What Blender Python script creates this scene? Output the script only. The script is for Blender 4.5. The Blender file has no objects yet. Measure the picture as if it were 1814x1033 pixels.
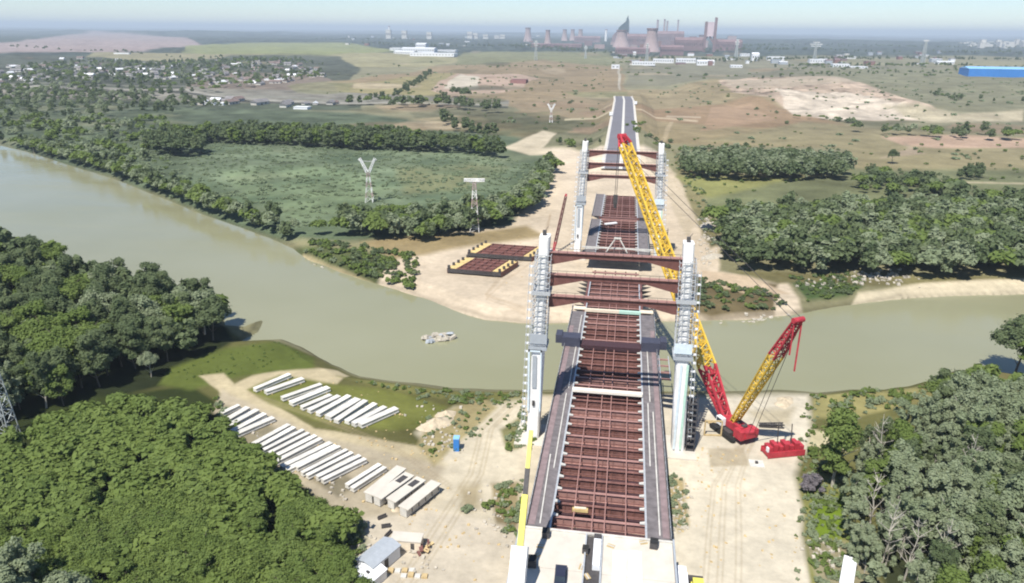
import bpy, math, random
import numpy as np
from mathutils import Vector, Matrix

# ------------------------------------------------------------------ camera
random.seed(7); rng = np.random.default_rng(7)
scene = bpy.context.scene
COL = scene.collection
F, CX, CY, CAMZ = 1295.0, 907.0, 516.5, 92.0          # survey numbers of the drone view (pixels of the photo, metres)
psi, th, roll = math.radians(8.6), math.radians(19.67), 0.0094
Rm = Matrix.Rotation(psi, 3, 'Z') @ Matrix.Rotation(math.pi/2-th, 3, 'X') @ Matrix.Rotation(roll, 3, 'Z')
RN = np.array([list(r) for r in Rm])
cam_d = bpy.data.cameras.new("camera"); cam = bpy.data.objects.new("camera", cam_d); COL.objects.link(cam)
cam.matrix_world = Matrix.Translation((0, 0, CAMZ)) @ Rm.to_4x4()
cam_d.sensor_width = 36; cam_d.lens = F/1814*36; cam_d.clip_start = 1; cam_d.clip_end = 120000
scene.camera = cam

# ------------------------------------------------------------------ light
SUN_EL, SUN_AZ = math.radians(59), math.radians(199)   # azimuth from +Y towards +X: sun high behind the drone, a little to the left
w = bpy.data.worlds.new("World"); scene.world = w; w.use_nodes = True
nt = w.node_tree; bg = nt.nodes["Background"]
sky = nt.nodes.new("ShaderNodeTexSky"); sky.sky_type = 'NISHITA'; sky.sun_disc = False
sky.sun_elevation = SUN_EL; sky.sun_rotation = SUN_AZ
sky.altitude = 1200; sky.air_density = 1.0; sky.dust_density = 0.0; sky.ozone_density = 5.0
nt.links.new(sky.outputs[0], bg.inputs[0]); bg.inputs[1].default_value = 0.075
sd_ = bpy.data.lights.new("sun", 'SUN'); sun = bpy.data.objects.new("sun", sd_); COL.objects.link(sun)
sd_.energy = 3.9; sd_.angle = math.radians(0.53); sd_.color = (1.0, 0.955, 0.88)
dv = Vector((math.sin(SUN_AZ)*math.cos(SUN_EL), math.cos(SUN_AZ)*math.cos(SUN_EL), math.sin(SUN_EL)))
sun.rotation_euler = dv.to_track_quat('Z', 'Y').to_euler()
scene.view_settings.view_transform = 'Standard'; scene.view_settings.look = 'None'
scene.view_settings.exposure = 0.82; scene.view_settings.gamma = 1; scene.view_settings.use_curve_mapping = False
scene.render.film_transparent = False
try:
    scene.cycles.use_denoising = True; scene.cycles.denoiser = 'OPENIMAGEDENOISE'
    scene.cycles.max_bounces = 8; scene.cycles.diffuse_bounces = 6; scene.cycles.glossy_bounces = 3
    scene.cycles.transmission_bounces = 5; scene.cycles.volume_bounces = 0; scene.cycles.transparent_max_bounces = 8
    scene.cycles.pixel_filter_type = 'BLACKMAN_HARRIS'; scene.cycles.filter_width = 2.0
    scene.cycles.sample_clamp_indirect = 6
except Exception: pass

# ------------------------------------------------------------------ survey helpers
def U(px, py, z=0.0):
    """photo pixel -> world point on the level z"""
    d = RN @ np.array([(px-CX)/F, -(py-CY)/F, -1.0]); t = (z-CAMZ)/d[2]
    return (float(d[0]*t), float(d[1]*t), z)
def PX(x, y, z):
    v = RN.T @ np.array([x, y, z-CAMZ]); return CX+F*v[0]/-v[2], CY-F*v[1]/-v[2]
def depth(x, y, z=0): return float(-(RN.T @ np.array([x, y, z-CAMZ]))[2])
def mpp(x, y, z=0): return depth(x, y, z)/F           # metres per photo pixel at that point
def htop(x, y, py):
    lo, hi = -5., 400.
    for _ in range(40):
        m = (lo+hi)/2
        if PX(x, y, m)[1] > py: lo = m
        else: hi = m
    return lo
def dist(x, y): return math.hypot(x, y)

# ------------------------------------------------------------------ noise
def hsh(i, j, s):
    n = (i.astype(np.int64)*374761393 + j.astype(np.int64)*668265263 + s*982451653) & 0x7fffffff
    n = ((n ^ (n >> 13))*1274126177) & 0x7fffffff
    return ((n ^ (n >> 16)) & 0xffff)/65535.0
def vnoise(x, y, s=0):
    i, j = np.floor(x), np.floor(y); fx, fy = x-i, y-j
    fx, fy = fx*fx*(3-2*fx), fy*fy*(3-2*fy)
    a, b, c, d = hsh(i, j, s), hsh(i+1, j, s), hsh(i, j+1, s), hsh(i+1, j+1, s)
    return (a*(1-fx)+b*fx)*(1-fy)+(c*(1-fx)+d*fx)*fy
def fbm(x, y, s=0, o=4):
    t = 0; a = 0.5; n = 0
    for k in range(o):
        t = t+a*vnoise(x*2**k, y*2**k, s+k*17); n += a; a *= .55
    return t/n
def sdpoly(px, py, poly):
    """signed distance, negative inside"""
    P = np.array(poly, float); n = len(P); d = np.full(px.shape, 1e18); ins = np.zeros(px.shape, bool)
    for k in range(n):
        x0, y0 = P[k]; x1, y1 = P[(k+1) % n]; ex, ey = x1-x0, y1-y0
        t = np.clip(((px-x0)*ex+(py-y0)*ey)/(ex*ex+ey*ey+1e-12), 0, 1)
        d = np.minimum(d, (px-x0-t*ex)**2+(py-y0-t*ey)**2)
        c = (y0 > py) != (y1 > py)
        if y0 != y1: ins ^= c & (px < (x1-x0)*(py-y0)/(y1-y0)+x0)
    return np.where(ins, -1, 1)*np.sqrt(d)

# ------------------------------------------------------------------ materials
def lin(c): return tuple(((v/255)/12.92 if v/255 <= .04045 else ((v/255+.055)/1.055)**2.4) for v in c)
def nodes(m): m.use_nodes = True; return m.node_tree.nodes, m.node_tree.links, m.node_tree.nodes["Principled BSDF"]
def mat(name, rgb, rough=.7, metal=0., var=.18, scale=1.5, bump=.15, rgb2=None, spec=.3):
    m = bpy.data.materials.new(name); N, L, b = nodes(m)
    tc = N.new("ShaderNodeTexCoord"); nz = N.new("ShaderNodeTexNoise"); nz.inputs["Scale"].default_value = scale
    nz.inputs["Detail"].default_value = 5; nz.inputs["Roughness"].default_value = .65
    L.new(tc.outputs["Object"], nz.inputs["Vector"])
    cr = N.new("ShaderNodeValToRGB"); cr.color_ramp.elements[0].position = .3; cr.color_ramp.elements[1].position = .7
    a = tuple(v*(1-var) for v in rgb); c = rgb2 if rgb2 else tuple(min(1, v*(1+var*.7)) for v in rgb)
    cr.color_ramp.elements[0].color = (*a, 1); cr.color_ramp.elements[1].color = (*c, 1)
    L.new(nz.outputs["Fac"], cr.inputs[0]); L.new(cr.outputs[0], b.inputs["Base Color"])
    b.inputs["Roughness"].default_value = rough; b.inputs["Metallic"].default_value = metal
    b.inputs["Specular IOR Level"].default_value = spec
    if bump:
        bp = N.new("ShaderNodeBump"); bp.inputs["Strength"].default_value = bump; bp.inputs["Distance"].default_value = .05
        L.new(nz.outputs["Fac"], bp.inputs["Height"]); L.new(bp.outputs[0], b.inputs["Normal"])
    return m
def leafmat(name, c1, c2, c3, trans=.35):
    m = bpy.data.materials.new(name); N, L, b = nodes(m)
    oi = N.new("ShaderNodeObjectInfo"); ge = N.new("ShaderNodeNewGeometry")
    r1 = N.new("ShaderNodeValToRGB"); r1.color_ramp.elements[0].color = (*c1, 1); r1.color_ramp.elements[1].color = (*c2, 1)
    L.new(oi.outputs["Random"], r1.inputs[0])
    mx = N.new("ShaderNodeMix"); mx.data_type = 'RGBA'
    ma = N.new("ShaderNodeMath"); ma.operation = 'MULTIPLY'; ma.inputs[1].default_value = .55
    L.new(ge.outputs["Random Per Island"], ma.inputs[0]); L.new(ma.outputs[0], mx.inputs[0])
    L.new(r1.outputs[0], mx.inputs[6]); mx.inputs[7].default_value = (*c3, 1)
    b.inputs["Roughness"].default_value = .75; b.inputs["Specular IOR Level"].default_value = .12
    L.new(mx.outputs[2], b.inputs["Base Color"])
    tr = N.new("ShaderNodeBsdfTranslucent"); L.new(mx.outputs[2], tr.inputs[0])
    ms = N.new("ShaderNodeMixShader"); ms.inputs[0].default_value = trans
    out = N["Material Output"]; L.new(b.outputs[0], ms.inputs[1]); L.new(tr.outputs[0], ms.inputs[2]); L.new(ms.outputs[0], out.inputs[0])
    return m

M = dict(
  conc = mat('pale_concrete', (.58,.56,.51), .85, var=.22, scale=.6, bump=.2),
  white = mat('white_concrete', (.80,.79,.77), .8, var=.22, scale=.35, bump=.1),
  slab = mat('approach_concrete', (.56,.52,.45), .9, var=.14, scale=.25, bump=.2),
  asph = mat('deck_surface', (.165,.148,.15), .88, var=.38, scale=.5, bump=.2),
  road = mat('new_asphalt', (.16,.155,.17), .85, var=.10, scale=.05, bump=.1),
  paint = mat('white_paint', (.75,.75,.75), .7, var=.08),
  rust = mat('red_brown_primer_steel', (.165,.075,.062), .7, var=.35, scale=.9, rgb2=(.25,.12,.10)),
  rust2 = mat('brown_steel', (.16,.07,.06), .65, var=.3, scale=.7),
  pink = mat('pink_and_lit_primer', (.34,.19,.165), .7, var=.2, scale=1.2),
  navy = mat('navy_steel', (.055,.058,.085), .6, var=.2, scale=1),
  grey = mat('galvanised_steel', (.52,.54,.56), .5, .3, var=.2, scale=2),
  dgrey = mat('dark_steel', (.07,.065,.065), .6, var=.3, scale=2),
  black = mat('black_rubber', (.025,.025,.025), .8, var=.2),
  yellow = mat('crane_yellow', (.66,.44,.06), .5, var=.22, scale=.8),
  lemon = mat('lemon_yellow_paint', (.66,.60,.12), .45, var=.1, scale=.8),
  red = mat('crane_red', (.42,.04,.055), .5, var=.28, scale=.8),
  cream = mat('cream_paint', (.72,.62,.48), .7, var=.12),
  mint = mat('mint_paint', (.45,.66,.55), .7, var=.12),
  wood = mat('weathered_timber', (.50,.38,.20), .85, var=.3, scale=2),
  blue = mat('blue_sheet_metal', (.04,.20,.55), .5, var=.1, scale=.05),
  lblue = mat('light_blue_roof', (.25,.50,.80), .5, var=.1, scale=.05),
  pblue = mat('pale_blue_tint', (.62,.71,.76), .6, var=.15, scale=.8),
  glass = mat('dark_window_glass', (.03,.04,.05), .15, var=.1, spec=.6),
  whitemetal = mat('white_sheet_metal', (.75,.76,.77), .5, var=.08, scale=.8),
  greymetal = mat('grey_roof_sheet', (.36,.39,.42), .5, var=.1, scale=1.5),
  bark = mat('bark', (.16,.13,.10), .9, var=.3, scale=3),
  palebark = mat('pale_bark', (.42,.39,.33), .9, var=.3, scale=3),
  twr = mat('cooling_tower_concrete', (.38,.29,.28), .9, var=.2, scale=.02),
  ind = mat('industrial_brown_cladding', (.23,.155,.16), .8, var=.3, scale=.02),
  ind2 = mat('industrial_teal_steel', (.04,.07,.075), .8, var=.3, scale=.02),
  brick = mat('red_brown_brick', (.25,.14,.12), .85, var=.25, scale=.05),
  roofr = mat('clay_roof', (.20,.15,.135), .8, var=.3, scale=.2),
  roofg = mat('grey_roof', (.22,.21,.21), .8, var=.3, scale=.2),
  wallw = mat('village_wall', (.52,.49,.44), .85, var=.15, scale=.2),
  rubble = mat('pale_rubble', (.44,.40,.33), .9, var=.3, scale=1.5, bump=.5),
  boot = mat('dark_body_paint', (.03,.035,.06), .3, var=.1),
)
LEAF = dict(
  olive = leafmat('olive_leaves', (.155,.215,.058), (.19,.25,.075), (.14,.195,.05), .4),
  grey = leafmat('grey_green_leaves', (.25,.30,.175), (.32,.36,.23), (.215,.265,.145), .4),
  dark = leafmat('dark_leaves', (.125,.165,.08), (.19,.23,.115), (.10,.14,.062), .4),
  fresh = leafmat('fresh_leaves', (.165,.225,.06), (.20,.26,.075), (.15,.205,.05), .4),
  purple = leafmat('purple_grey_leaves', (.20,.18,.19), (.24,.205,.215), (.14,.125,.13), .3),
  reed = leafmat('reed_leaves', (.21,.265,.15), (.26,.31,.185), (.18,.235,.13), .3),
)

# ------------------------------------------------------------------ object helpers
def tag(o, label=None, cat=None, group=None, kind=None):
    if label: o['label'] = label
    if cat: o['category'] = cat
    if group: o['group'] = group
    if kind: o['kind'] = kind
    return o
def empty(name, loc=(0,0,0), rz=0., label=None, cat=None, group=None):
    o = bpy.data.objects.new(name, None); COL.objects.link(o); o.location = loc; o.rotation_euler = (0,0,rz); o.empty_display_size = .5
    return tag(o, label, cat, group)
def link(name, me, parent=None, loc=(0,0,0), rot=(0,0,0), sc=None):
    o = bpy.data.objects.new(name, me); COL.objects.link(o); o.parent = parent; o.location = loc; o.rotation_euler = rot
    if sc: o.scale = sc
    return o
def kids(o): return [c for c in bpy.data.objects if c.parent == o]
def copy_tree(o, children, loc, rz=0, sc=None):
    """children: dict object -> list, gathered once"""
    r = o.copy(); COL.objects.link(r); r.location = loc; r.rotation_euler = (0,0,rz)
    if sc: r.scale = (sc,)*3 if not isinstance(sc, tuple) else sc
    def rec(src, dst):
        for c in children.get(src.name, []):
            k = c.copy(); COL.objects.link(k); k.parent = dst; rec(c, k)
    rec(o, r); return r
def childmap(root):
    d = {}
    allp = {}
    for c in bpy.data.objects:
        if c.parent: allp.setdefault(c.parent.name, []).append(c)
    def rec(o):
        d[o.name] = allp.get(o.name, [])
        for c in d[o.name]: rec(c)
    rec(root); return d
class MB:
    def __init__(s): s.v = []; s.f = []; s.m = []
    def _add(s, vs, fs, m=0):
        b = len(s.v); s.v += [tuple(map(float, v)) for v in vs]; s.f += [tuple(i+b for i in f) for f in fs]; s.m += [m]*len(fs); return s
    def box(s, c, d, rz=0, m=0, taper=1.):
        x, y, z = [q/2 for q in d]; R_ = Matrix.Rotation(rz, 3, 'Z'); C_ = Vector(c)
        vs = [C_+R_@Vector((a*x*(taper if e > 0 else 1), b*y*(taper if e > 0 else 1), e*z)) for e in (-1, 1) for a, b in ((-1,-1),(1,-1),(1,1),(-1,1))]
        return s._add(vs, [(3,2,1,0),(4,5,6,7),(0,1,5,4),(1,2,6,5),(2,3,7,6),(3,0,4,7)], m)
    def b2(s, x0, x1, y0, y1, z0, z1, m=0): return s.box(((x0+x1)/2,(y0+y1)/2,(z0+z1)/2), (x1-x0,y1-y0,z1-z0), 0, m)
    def bar(s, p, q, wd, ht=None, m=0, up=(0,0,1)):
        ht = ht or wd; p, q = Vector(p), Vector(q); d = (q-p).normalized(); u = Vector(up)
        if abs(d.dot(u)) > .99: u = Vector((1,0,0))
        r = d.cross(u).normalized(); u = r.cross(d).normalized()
        vs = [e+r*a*wd/2+u*b*ht/2 for e in (p, q) for a, b in ((-1,-1),(1,-1),(1,1),(-1,1))]
        return s._add(vs, [(0,1,2,3),(7,6,5,4),(4,5,1,0),(5,6,2,1),(6,7,3,2),(7,4,0,3)], m)
    def cyl(s, p, q, r0, r1=None, n=12, m=0, cap=True):
        r1 = r0 if r1 is None else r1; p, q = Vector(p), Vector(q); d = (q-p).normalized(); u = Vector((0,0,1))
        if abs(d.dot(u)) > .99: u = Vector((1,0,0))
        a = d.cross(u).normalized(); b = a.cross(d).normalized()
        vs = [e+(a*math.cos(2*math.pi*k/n)+b*math.sin(2*math.pi*k/n))*r for e, r in ((p, r0), (q, r1)) for k in range(n)]
        fs = [(k, (k+1) % n, n+(k+1) % n, n+k) for k in range(n)]
        if cap: fs += [tuple(range(n))[::-1], tuple(range(n, 2*n))]
        return s._add(vs, fs, m)
    def lathe(s, prof, c=(0,0,0), n=24, m=0):
        vs = [(c[0]+r*math.cos(2*math.pi*k/n), c[1]+r*math.sin(2*math.pi*k/n), c[2]+z) for r, z in prof for k in range(n)]
        fs = [(j*n+k, j*n+(k+1) % n, (j+1)*n+(k+1) % n, (j+1)*n+k) for j in range(len(prof)-1) for k in range(n)]
        return s._add(vs, fs, m)
    def prism(s, poly, z0, z1, m=0):
        n = len(poly); vs = [(x, y, z0) for x, y in poly]+[(x, y, z1) for x, y in poly]
        return s._add(vs, [tuple(range(n))[::-1], tuple(range(n, 2*n))]+[(k, (k+1) % n, n+(k+1) % n, n+k) for k in range(n)], m)
    def xprism(s, poly, x0, x1, m=0, axis='x'):
        """extrude a (a,z) outline along x (or y)"""
        n = len(poly)
        if axis == 'x': vs = [(x0, a, z) for a, z in poly]+[(x1, a, z) for a, z in poly]
        else: vs = [(a, x0, z) for a, z in poly]+[(a, x1, z) for a, z in poly]
        return s._add(vs, [tuple(range(n))[::-1], tuple(range(n, 2*n))]+[(k, (k+1) % n, n+(k+1) % n, n+k) for k in range(n)], m)
    def lattice(s, p, q, w0, w1, h0, h1, bay, t, tb, side=None, m=0):
        """four chords tapering from (w0,h0) to (w1,h1) with zigzag lacing"""
        p, q = Vector(p), Vector(q); d = (q-p); L_ = d.length; d.normalize()
        sd = Vector(side) if side else d.cross(Vector((0,0,1))); sd = (sd-d*sd.dot(d)).normalized(); u = sd.cross(d).normalized()
        n = max(1, int(round(L_/bay))); R4 = ((-1,-1),(1,-1),(1,1),(-1,1))
        def c(k, j): f = k/n; return p+d*(L_*f)+sd*R4[j][0]*(w0+(w1-w0)*f)/2+u*R4[j][1]*(h0+(h1-h0)*f)/2
        for j in range(4): s.bar(c(0, j), c(n, j), t, m=m)
        for k in range(n):
            for j in range(4):
                j2 = (j+1) % 4
                s.bar(c(k, j), c(k+1, j2), tb, m=m) if k % 2 else s.bar(c(k, j2), c(k+1, j), tb, m=m)
                if k: s.bar(c(k, j), c(k, j2), tb, m=m)
        return s
    def mesh(s, name, mats, smooth=False):
        me = bpy.data.meshes.new(name); me.from_pydata(s.v, [], s.f)
        for m in (mats if isinstance(mats, (list, tuple)) else [mats]): me.materials.append(m)
        me.polygons.foreach_set('material_index', s.m)
        if smooth: me.polygons.foreach_set('use_smooth', [True]*len(s.f))
        me.update(); return me
    def build(s, name, mats, parent=None, loc=(0,0,0), rot=(0,0,0), smooth=False): return link(name, s.mesh(name, mats, smooth), parent, loc, rot)
# ------------------------------------------------------------------ ground, river, haze
NEAR = [(-900,330),(-400,390),(0,432),(100,470),(165,508),(200,522),(300,522),(380,545),(398,578),(432,582),(462,570),(452,588),(425,606),(500,604),(545,622),(585,645),(640,668),(700,678),(800,690),(940,694),(1100,694),(1250,694),(1360,692),(1440,697),(1560,690),(1640,676),(1690,660),(1730,655),(1814,668),(2100,700),(2700,760)]
FAR = [(2700,470),(2200,500),(1814,521),(1700,524),(1600,528),(1500,542),(1400,558),(1320,566),(1240,569),(1060,574),(940,574),(860,566),(800,548),(760,532),(700,512),(640,494),(600,482),(550,462),(520,440),(480,422),(440,408),(360,380),(290,352),(200,316),(120,292),(60,272),(0,256),(-300,205),(-900,150)]
RIVER = [U(x, y, -3)[:2] for x, y in NEAR+FAR]

def Hgt(x, y):
    """terrain height (numpy)"""
    sd = sdpoly(x, y, RIVER)
    sd = sd+(fbm(x*.06, y*.06, 5, 3)-.5)*3.0*np.clip((900-np.hypot(x, y))/600, 0, 1)
    h = np.where(sd > 0, -3+3*np.clip(sd/7, 0, 1)**.7, -3+np.clip(sd*.35, -3, 0))
    r = np.hypot(x, y); mm = np.clip(sd/12, 0, 1)
    h = h+mm*((fbm(x*.12, y*.12, 9, 3)-.5)*.5+(fbm(x*.02, y*.02, 11, 3)-.5)*1.2*np.clip((r-160)/200, 0, 1))
    h = h+(fbm(x*.004, y*.004, 21, 4)-.5)*22*np.clip((r-650)/900, 0, 1)
    h = h+np.clip(fbm(x*.0005+3, y*.0005, 31, 3)-.45, 0, 1)*150*np.clip((r-5500)/5000, 0, 1)
    # quarry bluff on the right: a terrace with a cut face
    u, v = PXG(x, y)
    q = sdpoly(u, v*1.0, [(1180,150),(1400,120),(1814,118),(2200,130),(2200,215),(1814,214),(1640,212),(1560,200),(1480,190),(1340,196),(1260,180)])
    h = h+np.clip(-q/10, 0, 1)*9
    qq = sdpoly(u, v, [(1270,152),(1480,145),(1600,185),(1680,212),(1440,212),(1360,185),(1300,172)])
    h = h+np.clip(-qq/8, 0, 1)*(np.abs(fbm(x*.02, y*.02, 61, 4)-.5)*16-(fbm(x*.05, y*.05, 62, 3)-.4)*6)
    # embankment carrying the approach road at deck level
    e = np.abs(x+2-np.clip(y-560, 0, 1e9)*.006); up = np.clip((y-500)/25, 0, 1)*np.clip((1250-y)/300, 0, 1)
    h = np.where((y > 490) & (y < 1300), np.maximum(h, np.minimum(7.6*up, 7.6*up-(e-17)*.5)), h)
    return h
def PXG(x, y):
    v = np.stack([x, y, np.full(np.shape(x), -CAMZ)], -1) @ RN; zz = -v[..., 2]; ok = zz > 5
    zc = np.where(ok, zz, 5)
    return np.where(ok, CX+F*v[..., 0]/zc, 1e5), np.where(ok, CY-F*v[..., 1]/zc, 1e5)
def H1(x, y): return float(Hgt(np.array([x], float), np.array([y], float))[0])
def G(px, py):
    """pixel -> point on the terrain"""
    z = 0.
    for _ in range(6):
        x, y, _z = U(px, py, z); z = .5*z+.5*H1(x, y)
    return (x, y, H1(x, y))

radii = list(np.arange(20, 90, 3.0))
r = 90.
while r < 300: radii.append(r); r += .75
while r < 3200: radii.append(r); r *= 1.0065
while r < 45000: radii.append(r); r *= 1.05
radii.append(45000.); radii = np.array(radii)
az = np.concatenate([np.linspace(psi-math.radians(39), psi+math.radians(39), 860)[:-1], np.linspace(psi+math.radians(39), psi+math.radians(321), 71)[:-1]])
NA, NR = len(az), len(radii)
RR, AA = np.meshgrid(radii, az, indexing='ij'); gx = (-np.sin(AA)*RR).ravel(); gy = (np.cos(AA)*RR).ravel()
gz = Hgt(gx, gy); gu, gv = PXG(gx, gy)
def C3(c): return np.array(lin(c))*.56
col = np.tile(C3((160,155,118)), (len(gx), 1))
bigf = fbm(gx*.006, gy*.006, 41, 4)[:, None]; fine = fbm(gx*.05, gy*.05, 43, 4)[:, None]
col = col*(.72+.56*bigf)
wu = (fbm(gx*.03, gy*.03, 51, 4)-.5); wv = (fbm(gx*.03+9, gy*.03+4, 52, 4)-.5)
wu2 = (fbm(gx*.006, gy*.006, 53, 4)-.5); wv2 = (fbm(gx*.006+9, gy*.006+4, 54, 4)-.5)
far_ = np.clip((np.hypot(gx, gy)-350)/500, 0, 1)
wu = wu*(1-far_)+wu2*far_; wv = wv*(1-far_)+wv2*far_
def paint(poly, c, soft=4, warp=14, k=1.0, mott=.25):
    global col
    P = np.array(poly, float); pad = soft+warp+2
    s = (gu > P[:,0].min()-pad) & (gu < P[:,0].max()+pad) & (gv > P[:,1].min()-pad) & (gv < P[:,1].max()+pad)
    if not s.any(): return
    vs = np.clip((gv[s]-55)/250, .15, 1)
    d = sdpoly(gu[s]+wu[s]*warp*2, gv[s]+wv[s]*warp*vs, poly)
    a = np.clip(.5-d/(2*soft*np.clip(vs, .35, 1)), 0, 1)[:, None]*k
    cc = C3(c)*(1+mott*(fine[s]-.5)*1.6+mott*(bigf[s]-.5))
    col[s] = col[s]*(1-a)+cc*a
# far plain (bands of fields)
paint([(-900,40),(2700,40),(2700,100),(-900,100)], (88,100,90), 4, 10, mott=.9)
paint([(-400,88),(60,66),(170,58),(330,66),(362,80),(250,90),(100,94),(-400,98)], (188,166,160), 2, 5)
paint([(-400,50),(130,50),(120,62),(30,74),(-400,84)], (92,104,92), 2, 4)
paint([(330,82),(420,76),(620,76),(700,90),(560,106),(400,112),(320,98)], (160,166,100), 2, 6)
paint([(340,96),(560,100),(720,92),(830,104),(760,118),(560,116),(350,106)], (178,170,122), 2, 6)
paint([(-300,96),(600,100),(640,120),(600,160),(300,160),(-300,160)], (98,104,86), 4, 8, mott=.8)
paint([(180,92),(420,98),(330,108),(240,106),(150,100)], (170,162,120), 2, 6)
paint([(820,92),(1080,92),(1100,130),(900,140),(800,122)], (150,150,105), 3, 8)
paint([(560,160),(640,140),(760,118),(960,108),(1100,118),(1110,160),(1100,230),(900,215),(850,180),(700,175)], (172,150,112), 4, 10)
paint([(590,165),(640,150),(790,128),(830,128),(780,170),(760,172),(680,172)], (170,158,104), 3, 6)
paint([(760,160),(810,130),(900,128),(950,140),(930,158),(880,168),(800,172)], (206,176,150), 2, 10)
paint([(785,158),(815,132),(850,140),(850,160)], (226,212,186), 2, 6)
paint([(1110,110),(1340,105),(1500,118),(1814,128),(2700,140),(2700,180),(1500,165),(1280,150),(1110,150)], (150,146,118), 4, 8)
paint([(400,128),(560,128),(600,160),(560,178),(330,172),(330,148)], (150,134,118), 3, 8, mott=.5)
paint([(-300,155),(560,160),(900,178),(900,186),(560,182),(-300,170)], (150,145,130), 2, 5, mott=.6)
paint([(-300,170),(560,182),(640,186),(640,196),(300,196),(-300,186)], (96,106,84), 3, 6, mott=.6)
paint([(700,176),(860,182),(1040,215),(1100,235),(1060,262),(900,262),(760,230)], (140,138,105), 4, 10, mott=.5)
paint([(900,185),(1100,160),(1100,205),(960,215)], (172,152,116), 4, 8)
# left flood plain: reeds and scrub
paint([(-400,180),(300,188),(640,200),(900,235),(985,280),(975,350),(900,400),(760,430),(600,425),(500,420),(360,372),(200,310),(0,254),(-400,200)], (106,120,92), 4, 8, mott=.7)
paint([(310,262),(420,240),(620,252),(860,268),(930,290),(900,330),(760,360),(600,395),(520,402),(430,345),(330,300)], (124,138,108), 5, 12, mott=.8)
paint([(380,300),(560,292),(700,330),(620,380),(520,392),(440,345)], (130,146,110), 6, 14, mott=.8)
paint([(700,300),(830,290),(900,300),(820,340),(720,345)], (138,142,104), 6, 14)
paint([(470,424),(620,440),(740,470),(730,510),(640,490),(540,452)], (104,112,72), 3, 8, mott=.6)
for dy_, c_, w_ in ((0, (176,172,158), 1.3), (3.4, (70,74,66), 1.5), (-5, (150,150,134), 1.0)):
    L3 = [(-300,154),(0,156),(330,160),(420,174),(560,180),(760,184),(900,188)]
    for a, b in zip(L3, L3[1:]): paint([(a[0],a[1]+dy_-w_),(b[0],b[1]+dy_-w_),(b[0],b[1]+dy_+w_),(a[0],a[1]+dy_+w_)], c_, 1.2, 2, .85, mott=.6)
# irregular worn and overgrown patches of the open fields
gp = random.Random(5)
for _ in range(170):
    cy_ = 90+150*gp.random()**1.3; cx_ = gp.uniform(560, 2100) if cy_ > 120 else gp.uniform(-300, 2100); rx = (cy_-55)*gp.uniform(.12, .75); ry = rx*gp.uniform(.05, .14)
    pl_ = [(cx_+rx*math.cos(a)*gp.uniform(.6, 1.3), cy_+ry*math.sin(a)*gp.uniform(.6, 1.3)) for a in np.linspace(0, 6.28, 9)[:-1]]
    paint(pl_, gp.choice(((120,116,80),(188,170,128),(204,184,148),(98,100,70),(164,140,104),(150,150,100),(180,150,120))), 2.5, 8, gp.uniform(.35, .75), mott=.5)
gp = random.Random(8)
for _ in range(60):
    cy_ = gp.uniform(190, 250); cx_ = gp.uniform(-100, 340); rx = gp.uniform(15, 60); ry = rx*.1
    paint([(cx_-rx,cy_),(cx_,cy_-ry),(cx_+rx,cy_),(cx_,cy_+ry)], gp.choice(((84,98,70),(122,134,100),(140,142,108),(72,86,60))), 2.5, 8, .6, mott=.5)
gp = random.Random(9)
for _ in range(70):
    cy_ = gp.uniform(255, 400); cx_ = gp.uniform(330, 930); rx = gp.uniform(20, 80); ry = rx*.13
    paint([(cx_-rx,cy_),(cx_,cy_-ry),(cx_+rx,cy_),(cx_,cy_+ry)], gp.choice(((100,118,90),(124,140,108),(110,128,96),(134,142,110),(94,112,86))), 4, 10, .6, mott=.4)
# site on the far bank (pale sand)
SAND = (243,224,196); SAND2 = (244,232,208)
paint([(660,432),(800,415),(900,400),(960,340),(985,290),(960,262),(1010,262),(1060,275),(1160,275),(1190,300),(1225,350),(1250,400),(1280,440),(1270,480),(1400,500),(1420,540),(1340,570),(1060,578),(930,578),(860,568),(780,546),(700,516),(660,500),(700,460)], SAND, 4, 16, mott=.2)
paint([(640,430),(720,418),(830,415),(930,400),(960,420),(820,440),(700,462)], (180,160,118), 4, 12, mott=.4)
paint([(1170,290),(1200,310),(1240,380),(1225,420),(1195,380)], (226,208,178), 3, 8)
paint([(890,262),(960,232),(985,236),(960,262),(1000,272),(940,276)], (232,216,184), 2, 6)
paint([(1190,262),(1230,300),(1260,380),(1285,430),(1262,440),(1235,390),(1205,320)], (150,142,102), 3, 8, mott=.5)
paint([(535,440),(600,468),(700,505),(770,535),(700,515),(590,482),(520,450)], (222,205,160), 2, 5)
paint([(1225,485),(1380,500),(1370,545),(1260,555),(1220,550)], (132,118,86), 4, 10, mott=.6)
paint([(1240,478),(1330,488),(1400,520),(1330,520),(1240,500)], (230,206,174), 2, 8)
paint([(1400,492),(1500,485),(1540,500),(1500,520),(1430,530)], (92,112,66), 3, 10)
paint([(1290,478),(1480,484),(1814,490),(2400,480),(2400,500),(1814,508),(1560,505),(1450,498),(1380,500)], (150,142,98), 3, 10, mott=.7)
paint([(1520,515),(1640,500),(1814,492),(2500,470),(2500,500),(1814,520),(1600,528),(1500,540)], (240,225,192), 2, 6, mott=.1)
paint([(1230,566),(1400,552),(1500,535),(1500,544),(1400,560),(1240,574)], (222,206,172), 2, 5)
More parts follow.
